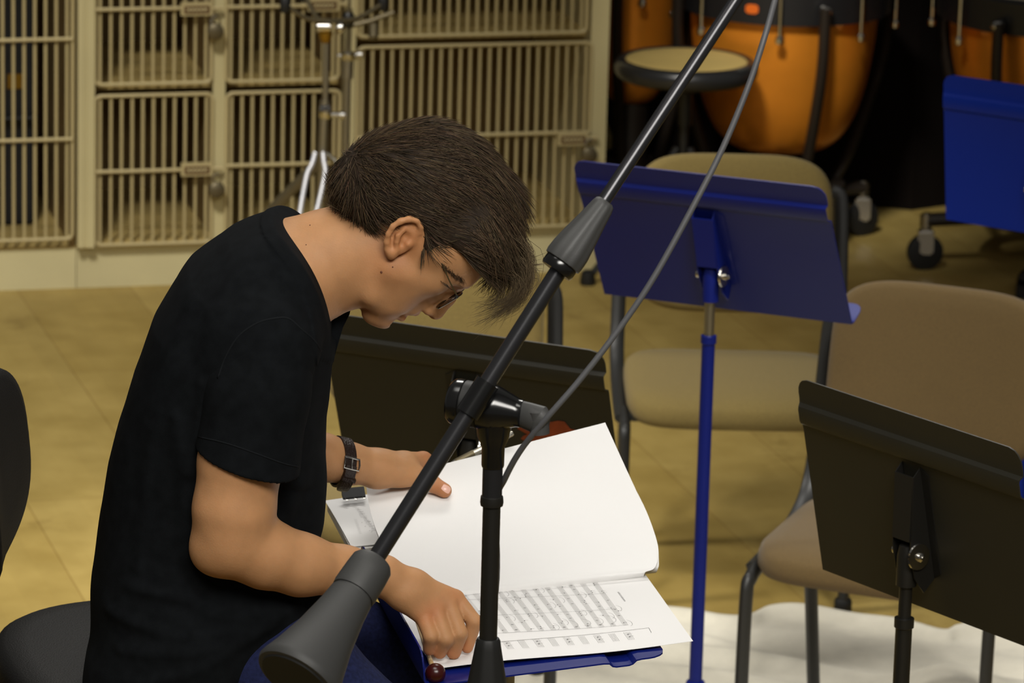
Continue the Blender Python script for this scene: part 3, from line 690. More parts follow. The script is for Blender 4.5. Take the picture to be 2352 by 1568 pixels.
# ------------------------------------------------------------------ microphone stand in the foreground
YM = 5.12
def wm(px, py, dy=0.0): return W(px, py, YM + dy)
SM = 1 / 2000.0      # metres per photo pixel at the stand
joint = wm(1135, 945)
root = thing('microphone_stand', 'black microphone boom stand in the foreground with a heavy conical counterweight', 'microphone stand', (joint[0], joint[1], 0))
bot = np.array([joint[0], joint[1], 0.0])
up_px = wm(1136, 985); z_col = wm(1128, 1158)[2]; z_grip0 = wm(1121, 1472)[2]
b = MB(); b.lathe(bot, (0, 0, 1), [(.0118, z_col), (.0118, up_px[2])], 24); b.build('upper_tube', TUBEBLACK, root)
b = MB(); b.lathe(bot, (0, 0, 1), [(.0105, z_grip0 - .02), (.0105, z_col + .002), (.0132, z_col - .001), (.0138, z_col + .003), (.0132, z_col + .010), (.0118, z_col + .011)], 24); b.build('collar', BLACKMETAL, root)
b = MB(); b.lathe(bot, (0, 0, 1), [(.024, z_grip0 - .14), (.0265, z_grip0 - .135), (.0265, z_grip0 - .1), (.0235, z_grip0 - .055), (.0155, z_grip0 - .008), (.0145, z_grip0), (.0125, z_grip0 + .004)], 36, ribs=9, ribamp=.02); b.build('height_grip', RUBBER, root)
b = MB(); b.lathe(bot, (0, 0, 1), [(.0145, .12), (.0145, z_grip0 - .13)], 24); b.build('lower_tube', BLACKMETAL, root)
b = MB(); b.lathe(bot, (0, 0, 1), [(.03, .08), (.034, .085), (.034, .13), (.02, .15)], 24); b.build('leg_hub', RUBBER, root)
for k in range(3):
    a = radians(75 + 120 * k); e = np.array([cos(a), sin(a), 0])
    b = MB(); b.tube([bot + e * .02 + [0, 0, .11], bot + e * .3 + [0, 0, .012]], .010, 10); lg = b.build('leg', BLACKMETAL, root)
    b = MB(); b.lathe(bot + e * .285, e, [(.011, 0), (.013, .004), (.013, .035), (.01, .04)], 12); b.build('foot_cap', RUBBER, lg)
# boom
A = wm(836, 1325, -.10); Bm = wm(1330, 548, .02); Bt = wm(1690, 0, .16); Bd = nrm(Bt - Bm)
lowd = nrm(Bm - A); J = A + lowd * np.linalg.norm(wm(1098, 915, -.04) - A)
b = MB(); b.tube([A - lowd * .03, Bm + lowd * .02], .0102, 20); b.build('boom_tube', TUBEBLACK, root)
b = MB(); b.tube([Bm - Bd * .02, Bt + Bd * .34], .0078, 18); b.build('boom_extension', TUBEBLACK, root)
b = MB(); g0 = wm(1392, 462, .035); g1 = wm(1284, 612, .01); ga = nrm(g1 - g0); gl = np.linalg.norm(g1 - g0)
pr = [(.009, 0), (.0118, .002), (.0135, gl * .08), (.0165, gl * .3), (.0205, gl * .55), (.0232, gl * .75), (.0236, gl * .88), (.0228, gl * .93), (.019, gl * .945)]
b.lathe(g0, ga, pr, 60, ribs=10, ribamp=.022); cl = b.build('boom_clutch', GRIP, root, sharp=50)
b = MB(); b.lathe(g0 + ga * gl * .93, ga, [(.0195, 0), (.0205, .002), (.0205, .010), (.019, .013), (.0125, .0132)], 32); b.build('clutch_ring', GLOSSBLACK, cl)
# swivel joint
sx = nrm(wm(1200, 948, -.012) - wm(1040, 918, .012)); s0 = wm(1030, 918, .014)
b = MB(); L_ = np.linalg.norm(wm(1200, 948, -.012) - s0)
b.lathe(s0, sx, [(.012, 0), (.0225, .002), (.0262, .006), (.0272, .010), (.0272, .017), (.0262, .018)], 36)
b.build('joint_cap', GLOSSBLACK, root)
b = MB(); b.lathe(s0 + sx * .018, sx, [(.0258, 0), (.0268, .001), (.0268, .021), (.0258, .022)], 36); b.build('friction_washer', RUBBER, root)
b = MB(); b.lathe(s0 + sx * .040, sx, [(.0262, 0), (.0272, .001), (.0272, .017), (.0255, .022), (.0205, .035), (.0175, .043), (.0165, .046), (.0165, .050), (.012, .051)], 40)
b.lathe(joint + [0, 0, -.055], (0, 0, 1), [(.0128, -.012), (.0134, -.010), (.0136, .012), (.0185, .024), (.022, .045)], 28); b.build('joint_housing', GLOSSBLACK, root)
hs = s0 + sx * .088; hd = nrm(wm(1245, 958, -.03) - wm(1180, 935, -.012))
b = MB(); b.tube([hs, hs + hd * .012, hs + hd * .030, hs + hd * .036], [.0125, .0135, .0145, .010], 20, flat=(1.25, .8)); b.tube([hs + hd * .024 + [0, 0, .010], hs + hd * .027 + [0, 0, -.016]], .0115, 14); b.build('tightening_knob', GRIP, root)
b = MB(); b.tube([J - lowd * .022, J + lowd * .022], .0145, 20); b.build('boom_clamp', GLOSSBLACK, root)
# counterweight
cw = A + lowd * .022; ca = nrm(wm(672, 1575, -.22) - cw)
pr = [(.011, 0), (.022, .001), (.0252, .006), (.0262, .02), (.027, .044), (.0262, .050), (.0245, .0505), (.0245, .053), (.0262, .054), (.0285, .075), (.0355, .115), (.0445, .15), (.0505, .168), (.052, .174), (.050, .179), (.044, .180)]
b = MB(); b.lathe(cw, ca, pr, 64); b.build('counterweight', WEIGHT, root, sharp=50)
b = MB(); b.lathe(cw + ca * .1796, ca, [(.0455, 0), (.044, .002), (.012, .0022), (.001, .0022)], 40); b.build('weight_end', RUBBER, root)
b = MB(); b.lathe(Bt + Bd * .34, Bd, [(.0085, 0), (.011, .003), (.011, .025), (.007, .03)], 16); b.build('end_thread', RUBBER, root)
# cable
cpx = [(1798, -70, .13), (1780, 0, .10), (1757, 82, .07), (1718, 200, .05), (1660, 340, .03), (1590, 478, .01), (1500, 640, -.01), (1420, 758, -.02), (1332, 872, -.03), (1254, 962, -.035), (1197, 1032, -.02), (1160, 1098, .0), (1138, 1160, .028)]
pts = [wm(*q) for q in cpx]
e = pts[-1]; pts += [np.array([bot[0] + .008, bot[1] + .026, e[2] - .09]), np.array([bot[0] - .002, bot[1] + .026, e[2] - .25]), np.array([bot[0], bot[1] + .024, .7]), np.array([bot[0] + .01, bot[1] + .045, .15]), np.array([bot[0] + .05, bot[1] + .12, .0055]), np.array([bot[0] + .5, bot[1] + .2, .0045])]
pts = [wm(1798, -70, .13) + Bd * .05] + pts[0:]
b = MB(); b.tube(spline(pts, 8), .0037, 12); o = b.build('microphone_cable', CABLE); solo(o, 'grey cable hanging from the boom and running down behind the pole', 'cable', origin=(bot[0], bot[1] + .03, 0))

# ------------------------------------------------------------------ the open score on the flat blue stand
root = thing('music_score', 'thick open orchestral score with its pages lifted and curling, held by both hands', 'score', Wd(1180, 1400, 0))
hN = .004
def quad_block(cs, h0, h1, name, m, edge=True):
    b = MB(); lo = [Wd(x, y, h1) - dn * (h1 - h0) for x, y in cs]; b.prism(lo, dn * (h1 - h0)); return b.build(name, m, root)
# page stacks (near half and far half)
quad_block([(1010, 1515), (1490, 1462), (1440, 1340), (884, 1380)], .0012, hN - .0010, 'page_stack', STACK)
quad_block([(751, 1157), (807, 1262), (1300, 1215), (1240, 1085)], .0015, .013, 'page_stack', STACK)
def page(cs, h, name, sag=0, mats=PAPER, thick=.0005, n=14, marks=None, curl=None):
    "cs: near-left, near-right, far-right, far-left (photo px) on the desk plane lifted by h"
    A_, B_, C_, D_ = [Wd(x, y, h) for x, y in cs]; P = []
    for i in range(n):
        t = i / (n - 1); row = []
        for j in range(n):
            s = j / (n - 1); p = (A_ * (1 - s) + B_ * s) * (1 - t) + (D_ * (1 - s) + C_ * s) * t
            if curl: p = p + dn * curl(s, t)
            row.append(p)
        P.append(row)
    b = MB(); b.grid(np.array(P), thick); return b, np.array(P)
def near_curl(s, t): return .004 * sin(pi * t) * (1 - s) + .0035 * sin(2.2 * pi * s) * (1 - t) * .5
b, PN = page([(1000, 1536), (1592, 1474), (1482, 1319), (850, 1345)], hN + .001, 'p', curl=near_curl); 
def bil(P, s, t):
    n = P.shape[0] - 1; i = min(int(t * n), n - 1); j = min(int(s * n), n - 1); a = t * n - i; c = s * n - j
    return (P[i, j] * (1 - c) + P[i, j + 1] * c) * (1 - a) + (P[i + 1, j] * (1 - c) + P[i + 1, j + 1] * c) * a
# engraving: staves run along the depth of the page; s across, t near->far
def mark_poly(P, pts, mi, b, lift=.0011): b.add([bil(P, s, t) + dn * lift for s, t in pts], [tuple(range(len(pts)))], mi)
def line(P, a, c, wdt, mi, b):
    d = np.array(c) - a; nn = np.array([-d[1] * .6, d[0]]) / max(1e-9, np.linalg.norm(d)) * wdt; a = np.array(a); c = np.array(c); k = 5
    for q in range(k):
        u = a + d * q / k; v = a + d * (q + 1) / k; mark_poly(P, [u - nn, v - nn, v + nn, u + nn], mi, b)
r2 = random.Random(3)
def glyph_note(P, s, t, sc, b, flip=1):
    pts = [(s + sc * .75 * cos(k * pi / 4), t + sc * 1.1 * sin(k * pi / 4)) for k in range(8)]; mark_poly(P, pts, 2, b)
    line(P, (s + sc * .2, t + sc), (s + sc * 4.2 * flip, t + sc), .0006, 2, b)
def arc(P, s, t, rs, rt, b):
    p = [(s + rs * sin(a), t + rt * cos(a)) for a in np.linspace(.2, pi - .2, 8)]
    for i in range(7): line(P, p[i], p[i + 1], .0007, 2, b)
def engrave(P, b, s0, s1, nst, t0, t1, dens):
    for k in range(nst):
        s = s0 + (s1 - s0) * k / (nst - 1)
        for q in range(5): line(P, (s + (q - 2) * .0042, t0), (s + (q - 2) * .0042, t1), .0007, 1, b)
        line(P, (s - .012, t1 - .02), (s + .012, t1 - .025), .0012, 2, b)
        t = t0 + .03
        while t < t1 - .05:
            if r2.random() < dens:
                for _ in range(r2.choice((1, 1, 2, 3))):
                    glyph_note(P, s + r2.uniform(-.012, .012), t, .0034, b, r2.choice((-1, 1))); t += .022
                if r2.random() < .35: arc(P, s + .012, t - .03, .016, .04, b)
            else: line(P, (s - .005, t), (s + .005, t), .0022, 2, b)
            t += r2.uniform(.05, .12)
engrave(PN, b, .30, .80, 12, .30, .95, .62)
for t in (.30, .52, .74, .95): line(PN, (.29, t), (.81, t), .0008, 2, b)
line(PN, (.30, .2), (.875, .235), .0012, 2, b); line(PN, (.875, .235), (.872, .17), .0012, 2, b)
for k in range(9):
    s = .32 + .058 * k
    for q in range(5): line(PN, (s + (q - 2) * .0055, .11), (s + (q - 2) * .0055, .21), .0008, 1, b)
    if k % 2 == 0: glyph_note(PN, s, .15, .004, b); glyph_note(PN, s, .18, .004, b)
for k in range(10): line(PN, (.855, .62 + .014 * k), (.862, .623 + .014 * k), .0020, 2, b)
for k in range(4): arc(PN, .60 + .05 * k, .36 + .01 * k, .03, .05, b)
pg = b.build('printed_page', [PAPER, INK, INKDARK], root, sharp=60, fix=False); pg['label'] = 'open page printed with staves and notes'
# handwritten cover sheet on the far left half
b, PF = page([(807, 1256), (1300, 1208), (1240, 1078), (746, 1150)], .0145, 'p', curl=lambda s, t: .002 * sin(pi * t))
line(PF, (.10, .80), (.19, .76), .0009, 1, b)
for k in range(24):
    t = .72 - .5 * k / 24; s = .115 + .045 * (1 - t) - .01; line(PF, (s - .012 + r2.uniform(-.004, .004), t), (s + .008 + r2.uniform(0, .008), t + r2.uniform(-.02, .02)), .0012, 2, b)
    line(PF, (s, t), (s + .003, t - .02), .0007, 1, b)
for k in range(12): line(PF, (.075 - .001 * k, .50 - .025 * k), (.088 - .001 * k, .495 - .025 * k), .0013, 1, b)
for s, t in ((.10, .42), (.105, .34), (.13, .40), (.115, .25), (.12, .22)): line(PF, (s, t), (s + .006, t + .01), .0018, 1, b)
o = b.build('handwritten_page', [PAPER, INK, INKDARK], root, sharp=60, fix=False); o['label'] = 'sheet with handwritten pencil notes'
# lifted, curling leaves
ROWS = [((841, 1111), (1390, 970), 6.12, 6.215), ((845, 1146), (1430, 1058), 6.07, 6.145), ((858, 1200), (1470, 1146), 6.012, 6.075), ((882, 1262), (1500, 1222), 5.952, 6.012), ((908, 1328), (1510, 1278), 5.902, 5.955), ((918, 1362), (1503, 1304), 5.883, 5.93), ((926, 1386), (1483, 1313), 5.874, 5.915)]
def leaf(rows, name, ds=0, shrink=None, thick=.0005, under=True):
    Ls = []; Rs = []
    for l, r, yl, yr in rows:
        if shrink: r = shrink(r, l)
        Ls.append(W(l[0], l[1], yl + ds)); Rs.append(W(r[0], r[1], yr + ds))
    if under:      # fold back below towards the spine
        for k, (dy, dz) in enumerate(((.012, -.012), (.05, -.021), (.11, -.022), (.17, -.018))):
            Ls.append(Ls[len(rows) - 1] + np.array([.25 * dy + .09, dy, max(dz, -.008)])); Rs.append(Rs[len(rows) - 1] + np.array([-.4 * dy, dy, max(dz, -.014)]))
    Lc = spline(Ls, 5); Rc = spline(Rs, 5); m = len(Lc); n = 30; P = np.zeros((m, n, 3))
    for i in range(m):
        t = i / (m - 1)
        for j in range(n):
            s = j / (n - 1); P[i, j] = Lc[i] * (1 - s) + Rc[i] * s + np.array([0, 0, .006 * sin(pi * s) * sin(pi * min(1, t * 1.3))])
    b = MB(); b.grid(P, thick); return b.build(name, PAPER, root, sharp=80)
leaf(ROWS, 'turned_page')
ROWS2 = [((845, 1128), (1414, 1026), 6.105, 6.19), ((850, 1166), (1447, 1098), 6.055, 6.125), ((862, 1214), (1484, 1172), 6.0, 6.06), ((886, 1272), (1509, 1243), 5.945, 6.0), ((912, 1332), (1513, 1284), 5.905, 5.957), ((930, 1368), (1512, 1303), 5.892, 5.94)]
leaf(ROWS2, 'turned_page', ds=.006)
# binder clip
root = thing('binder_clip', 'small black binder clip on the far left corner of the score', 'clip', Wd(812, 1140, .02))
fx = nrm(Wd(842, 1128, .022) - Wd(785, 1134, .022)); fy = nrm(np.cross(dn, fx)); c0 = Wd(788, 1148, .0245); Lc = .033
b = MB(); b.prism([c0, c0 + fy * .016 + dn * .002, c0 + fy * .016 + dn * .012, c0 + fy * .014 + dn * .013, c0 + dn * .0025], fx * Lc); b.build('spring_body', CASEBLACK, root, bevel=.0006)
b = MB()
for k in range(3): b.tube([c0 + fx * (.004 + .0125 * k) + dn * .002, c0 + fx * (.004 + .0125 * k) - fy * .006 + dn * .001, c0 + fx * (.008 + .0125 * k) - fy * .006 + dn * .001], .0012, 6)
b.build('wire_handle', CHROME, root)
# pencil between finger and page
p0 = W(1018, 1076, 6.155); p1 = W(1112, 1028, 6.175); pd = nrm(p1 - p0)
root = thing('mechanical_pencil', 'silver mechanical pencil held between the fingers above the turned page', 'pencil', p0)
b = MB(); b.lathe(p0 + pd * .012, pd, [(.0028, 0), (.0046, .006), (.0048, .08), (.004, .083), (.004, .098), (.003, .10)], 18); b.build('barrel', STEEL, root)
b = MB(); b.lathe(p0 - pd * .006, pd, [(.0006, 0), (.0012, .006), (.0028, .018)], 12); b.build('tip', BRASS, root)
b = MB(); b.lathe(p0 + pd * .02, pd, [(.0049, 0), (.0051, .001), (.0051, .028), (.0049, .029)], 18); b.build('knurled_grip', GREYSTEEL, root)
# baton lying in the lip
q = W(999, 1545, 5.585); q = D(.010, .012, .012)
bx, by = .0, .0
q = W(1000, 1546, 5.575)
root = thing('baton', 'baton with a dark wooden ball end at the near corner of the flat stand', 'baton', q - dn * .012)
b = MB(); prof = [(.0135 * sin(a), -.0135 * cos(a)) for a in np.linspace(.05, pi - .05, 14)]; b.lathe(q, dv, prof, 24); b.build('ball_handle', DARKWOOD, root)
b = MB(); b.tube([q + dv * .008, q + dv * .30 + du * .02], [.0035, .0015], 8); b.build('shaft', mat('pale_wood', (190, 160, 110), .5), root)

# ------------------------------------------------------------------ stool and podium
ZS = 1.015
def hull_pad(c, rx, ry, th, e=2.6, rz=0.0):
    c = np.asarray(c); X = np.array([cos(rz), sin(rz), 0]); Y_ = np.array([-sin(rz), cos(rz), 0]); r = []
    for k, z in [(.86, -th), (.95, -th * .9), (1, -th * .55), (1, -th * .3), (.98, -th * .12), (.93, -.02 * th), (.8, .04 * th), (.5, .0), (.05, -.02 * th)]:
        r.append(superring(c + [0, 0, z], X, Y_, rx * k, ry * k, 64, e))
    return r
SC = np.array([-.462, 5.875, ZS])
root = thing('conductor_stool', 'tall black leather stool with a curved backrest, carrying the seated person', 'stool', (SC[0], SC[1], .2))
b = MB(); b.loft(hull_pad(SC, .215, .27, .075, 2.7, radians(20))); b.build('seat', LEATHER, root, sharp=60)
bc = W(-52, 1092, 5.73); b = MB(); rings = []
tl = radians(6); upv = np.array([-sin(tl), 0, cos(tl)]); ot = np.array([-cos(tl), 0, -sin(tl)])
for k, t in [(.86, .028), (.95, .025), (1, .012), (1, -.006), (.96, -.019), (.86, -.026), (.6, -.030), (.05, -.031)]:
    r = superring(bc + ot * t, np.array([0, 1.0, 0]), upv, .20 * k, .128 * k, 64, 2.8)
    r += np.outer(-((r[:, 1] - bc[1]) / .2) ** 2 * .03, ot); rings.append(r)
b.loft(rings); b.build('backrest', LEATHER, root, sharp=60)
b = MB(); b.tube(spline([bc + ot * .03, bc + ot * .05 + [0, 0, -.12], np.array([SC[0] - .22, SC[1], ZS - .10]), np.array([SC[0], SC[1], ZS - .085])], 6), .016, 10, flat=(.5, 1.5)); b.build('back_support', BLACKMETAL, root)
b = MB(); b.lathe((SC[0], SC[1], .26), (0, 0, 1), [(.025, 0), (.025, .4), (.02, .402), (.02, ZS - .33), (.09, ZS - .328)], 20); b.build('column', BLACKMETAL, root)
b = MB(); th = np.linspace(0, 2 * pi, 41)[:-1]; rr = []
for t in th:
    e = np.array([cos(t), sin(t), 0]); k = np.arange(8) * pi / 4; rr.append(np.array([SC[0], SC[1], .45]) + np.outer(.2 + .01 * np.cos(k), e) + np.outer(.01 * np.sin(k), [0, 0, 1]))
b.loft(rr, closed=True)
for k in range(3):
    a = 2 * pi * k / 3; b.tube([(SC[0], SC[1], .45), (SC[0] + .2 * cos(a), SC[1] + .2 * sin(a), .45)], .008, 8)
b.build('foot_ring', CHROME, root)
for k in range(5):
    a = 2 * pi * k / 5 + .3; e = np.array([cos(a), sin(a), 0]); q = np.array([SC[0], SC[1], 0])
    b = MB(); b.tube([q + e * .02 + [0, 0, .28], q + e * .30 + [0, 0, .225]], [.024, .016], 10); lg = b.build('leg', BLACKMETAL, root)
    b = MB(); b.lathe(q + e * .295 + [0, 0, .20], (0, 0, 1), [(.02, 0), (.022, .005), (.018, .03)], 12); b.build('glide', RUBBER, lg)
b = MB(); b.box((SC[0] - .55, SC[1] - .6, 0), (SC[0] + .42, SC[1] + .6, .17)); b2 = MB()
root = thing('podium', 'low dark podium under the tall black stool', 'podium', (SC[0], SC[1], 0))
b.build('riser', mat('podium_wood', (60, 44, 30), .6), root, bevel=.004)
b2.box((SC[0] - .56, SC[1] - .61, .17), (SC[0] + .43, SC[1] + .61, .20)); b2.build('top', mat('podium_carpet', (40, 38, 36), .95, bump=.4, bscale=600), root, bevel=.006)
# ------------------------------------------------------------------ the seated person (distance fields -> one skin)
YP = 5.75; SP = 1764.0          # photo px per metre at the person
def B(px, py, d=0.0): return W(px, py, YP + d / SP)
def Mm(px, py, d=0.0):          # same height as the midplane point, moved sideways through the body
    p = W(px, py, YP); return p + np.array([0, d / SP, 0])
def Bs(px, py, d, s):
    p = W(px, py, YP - d / SP); return p if s < 0 else p + np.array([0, 2 * d / SP, 0])
class Field:
    def __init__(s, lo, hi, h):
        s.lo = np.asarray(lo, float); s.h = h; s.n = np.ceil((np.asarray(hi) - s.lo) / h).astype(int) + 1
        s.a = np.full(s.n, .06, np.float32)
    def block(s, lo, hi):
        i0 = np.clip(np.floor((np.asarray(lo) - s.lo) / s.h).astype(int), 0, s.n); i1 = np.clip(np.ceil((np.asarray(hi) - s.lo) / s.h).astype(int) + 1, 0, s.n)
        sl = tuple(slice(a, b) for a, b in zip(i0, i1))
        ax = [(s.lo[k] + s.h * np.arange(i0[k], i1[k])).astype(np.float32) for k in range(3)]
        return sl, ax[0][:, None, None], ax[1][None, :, None], ax[2][None, None, :]
    def put(s, fn, lo, hi, k=.01, op='u'):
        m = max(k, .004) + 4 * s.h
        sl, X, Y, Z = s.block(np.asarray(lo) - m, np.asarray(hi) + m)
        if min(x.stop - x.start for x in sl) <= 0: return s
        d = np.broadcast_to(fn(X, Y, Z), s.a[sl].shape).astype(np.float32); a = s.a[sl]
        if op == 'u':
            h = np.clip(.5 + .5 * (a - d) / k, 0, 1); s.a[sl] = a + (d - a) * h - k * h * (1 - h)
        elif op == 's':
            h = np.clip(.5 - .5 * (a + d) / k, 0, 1); s.a[sl] = a + (-d - a) * h + k * h * (1 - h)
        elif op == 'i':
            h = np.clip(.5 - .5 * (d - a) / k, 0, 1); s.a[sl] = d + (a - d) * h + k * h * (1 - h)
        elif op == 'a': s.a[sl] = a + d
        return s
    def cone(s, p, r1, q, r2, k=.01, op='u'):
        p = np.asarray(p, float); q = np.asarray(q, float); v = q - p; L2 = max(1e-9, v @ v); R_ = max(r1, r2)
        def fn(X, Y, Z):
            t = np.clip(((X - p[0]) * v[0] + (Y - p[1]) * v[1] + (Z - p[2]) * v[2]) / L2, 0, 1)
            return np.sqrt((X - p[0] - t * v[0]) ** 2 + (Y - p[1] - t * v[1]) ** 2 + (Z - p[2] - t * v[2]) ** 2) - (r1 + (r2 - r1) * t)
        return s.put(fn, np.minimum(p, q) - R_, np.maximum(p, q) + R_, k, op)
    def ball(s, p, r, k=.01, op='u'): return s.cone(p, r, p, r, k, op)
    def chain(s, pts, rs, k=.01, op='u'):
        for i in range(len(pts) - 1): s.cone(pts[i], rs[i], pts[i + 1], rs[i + 1], k, op)
        return s
    def ell(s, c, axes, rad, k=.01, op='u'):
        c = np.asarray(c, float); A_ = np.asarray(axes, float); r = np.asarray(rad, float)
        def fn(X, Y, Z):
            x, y, z = X - c[0], Y - c[1], Z - c[2]; k0 = 0; k1 = 0
            for i in range(3):
                q = x * A_[i][0] + y * A_[i][1] + z * A_[i][2]; k0 = k0 + (q / r[i]) ** 2; k1 = k1 + (q / r[i] ** 2) ** 2
            k0 = np.sqrt(k0); return k0 * (k0 - 1) / np.maximum(1e-6, np.sqrt(k1))
        e = np.sqrt(((A_ * r[:, None]) ** 2).sum(0)); return s.put(fn, c - e, c + e, k, op)
    def etube(s, pts, a, b, k=.01, e=2.3, op='u'):
        "tube along midplane points: half thickness a in the profile plane, b sideways (world Y)"
        for i in range(len(pts) - 1):
            p, q = np.asarray(pts[i]), np.asarray(pts[i + 1]); v = q - p; L2 = v @ v; mx = max(a[i], a[i + 1], b[i], b[i + 1])
            def fn(X, Y, Z, p=p, v=v, L2=L2, i=i):
                t = np.clip(((X - p[0]) * v[0] + (Z - p[2]) * v[2]) / (v[0] ** 2 + v[2] ** 2), 0, 1)
                aa = a[i] + (a[i + 1] - a[i]) * t; bb = b[i] + (b[i + 1] - b[i]) * t
                rr = np.sqrt((X - p[0] - t * v[0]) ** 2 + (Z - p[2] - t * v[2]) ** 2); w_ = np.abs(Y - p[1] - t * v[1])
                return ((((rr / aa) ** e + (w_ / bb) ** e) ** (1 / e)) - 1) * np.minimum(aa, bb)
            s.put(fn, np.minimum(p, q) - mx, np.maximum(p, q) + mx, k, op)
        return s
    def mesh(s):
        "surface nets"
        a = s.a; ins = a < 0; n = a.shape
        c = np.zeros((n[0] - 1, n[1] - 1, n[2] - 1), np.uint8)
        for dx in (0, 1):
            for dy in (0, 1):
                for dz in (0, 1): c += ins[dx:n[0] - 1 + dx, dy:n[1] - 1 + dy, dz:n[2] - 1 + dz]
        act = np.argwhere((c > 0) & (c < 8)); idx = np.full(c.shape, -1, np.int32); del c
        idx[act[:, 0], act[:, 1], act[:, 2]] = np.arange(len(act))
        P = np.zeros((len(act), 3)); cnt = np.zeros(len(act)); I, J, K = act.T
        cor = [(dx, dy, dz) for dx in (0, 1) for dy in (0, 1) for dz in (0, 1)]
        val = {q: a[I + q[0], J + q[1], K + q[2]].astype(float) for q in cor}
        for p in cor:
            for ax in range(3):
                if p[ax] == 0:
                    q = tuple(p[i] + (i == ax) for i in range(3)); va, vb = val[p], val[q]; m = (va < 0) != (vb < 0)
                    t = va[m] / (va[m] - vb[m]); pos = np.tile(np.array(p, float), (m.sum(), 1)); pos[:, ax] += t; P[m] += pos; cnt[m] += 1
        V = s.lo + s.h * (act + P / cnt[:, None]); F = []
        for ax in range(3):
            o1, o2 = [i for i in range(3) if i != ax]
            sl0 = [slice(None)] * 3; sl1 = [slice(None)] * 3; sl0[ax] = slice(0, -1); sl1[ax] = slice(1, None)
            e = np.argwhere(ins[tuple(sl0)] != ins[tuple(sl1)])
            e = e[(e[:, o1] > 0) & (e[:, o2] > 0) & (e[:, o1] < n[o1] - 1) & (e[:, o2] < n[o2] - 1)]
            ss = ins[e[:, 0], e[:, 1], e[:, 2]]
            def g(d1, d2):
                q = e.copy(); q[:, o1] += d1; q[:, o2] += d2; return idx[q[:, 0], q[:, 1], q[:, 2]]
            quad = np.stack([g(-1, -1), g(0, -1), g(0, 0), g(-1, 0)], 1)
            if ax == 1: quad = quad[:, ::-1]
            quad[~ss] = quad[~ss][:, ::-1]; F.append(quad)
        F = np.concatenate(F); return V, F[(F >= 0).all(1)]
def relax(V, F, it, lam=.5):
    n = len(V); e = np.concatenate([F[:, [0, 1]], F[:, [1, 2]], F[:, [2, 3]], F[:, [3, 0]]]); e = np.concatenate([e, e[:, ::-1]])
    deg = np.bincount(e[:, 0], minlength=n)[:, None]
    for _ in range(it):
        for l in (lam, -lam * 1.04):
            A_ = np.stack([np.bincount(e[:, 0], V[e[:, 1], k], n) for k in range(3)], 1) / np.maximum(1, deg); V = V + l * (A_ - V)
    return V
def skin(V, F, name, m, parent, tint=None):
    me = bpy.data.meshes.new(name); V = V - np.array(ROOTLOC[parent.name])
    me.vertices.add(len(V)); me.vertices.foreach_set('co', V.astype(np.float32).ravel())
    k = F.shape[1]; me.loops.add(k * len(F)); me.loops.foreach_set('vertex_index', F.astype(np.int32).ravel())
    me.polygons.add(len(F)); me.polygons.foreach_set('loop_start', np.arange(0, k * len(F), k, dtype=np.int32))
    me.update(calc_edges=True); me.validate()
    me.materials.append(m); me.polygons.foreach_set('use_smooth', [True] * len(me.polygons))
    if tint is not None:
        at = me.color_attributes.new('tint', 'FLOAT_COLOR', 'POINT'); at.data.foreach_set('color', np.concatenate([tint, np.ones((len(V), 1))], 1).astype(np.float32).ravel())
    o = bpy.data.objects.new(name, me); COL.objects.link(o); o.parent = parent; ROOTLOC[o.name] = ROOTLOC[parent.name]; return o
px_ = lambda r: r / SP

person = thing('person', 'person in a black T-shirt and glasses bending over the score, pencil in hand', 'person', (SC[0], SC[1], .2))
EY = np.array([0, 1.0, 0]); FW = nrm(B(1000, 866) - B(950, 779)); FW[1] = 0; FW = nrm(FW); UPH = np.array([-FW[2], 0, FW[0]])
if UPH[0] < 0: UPH = -UPH
HEADAX = (FW, UPH, EY)

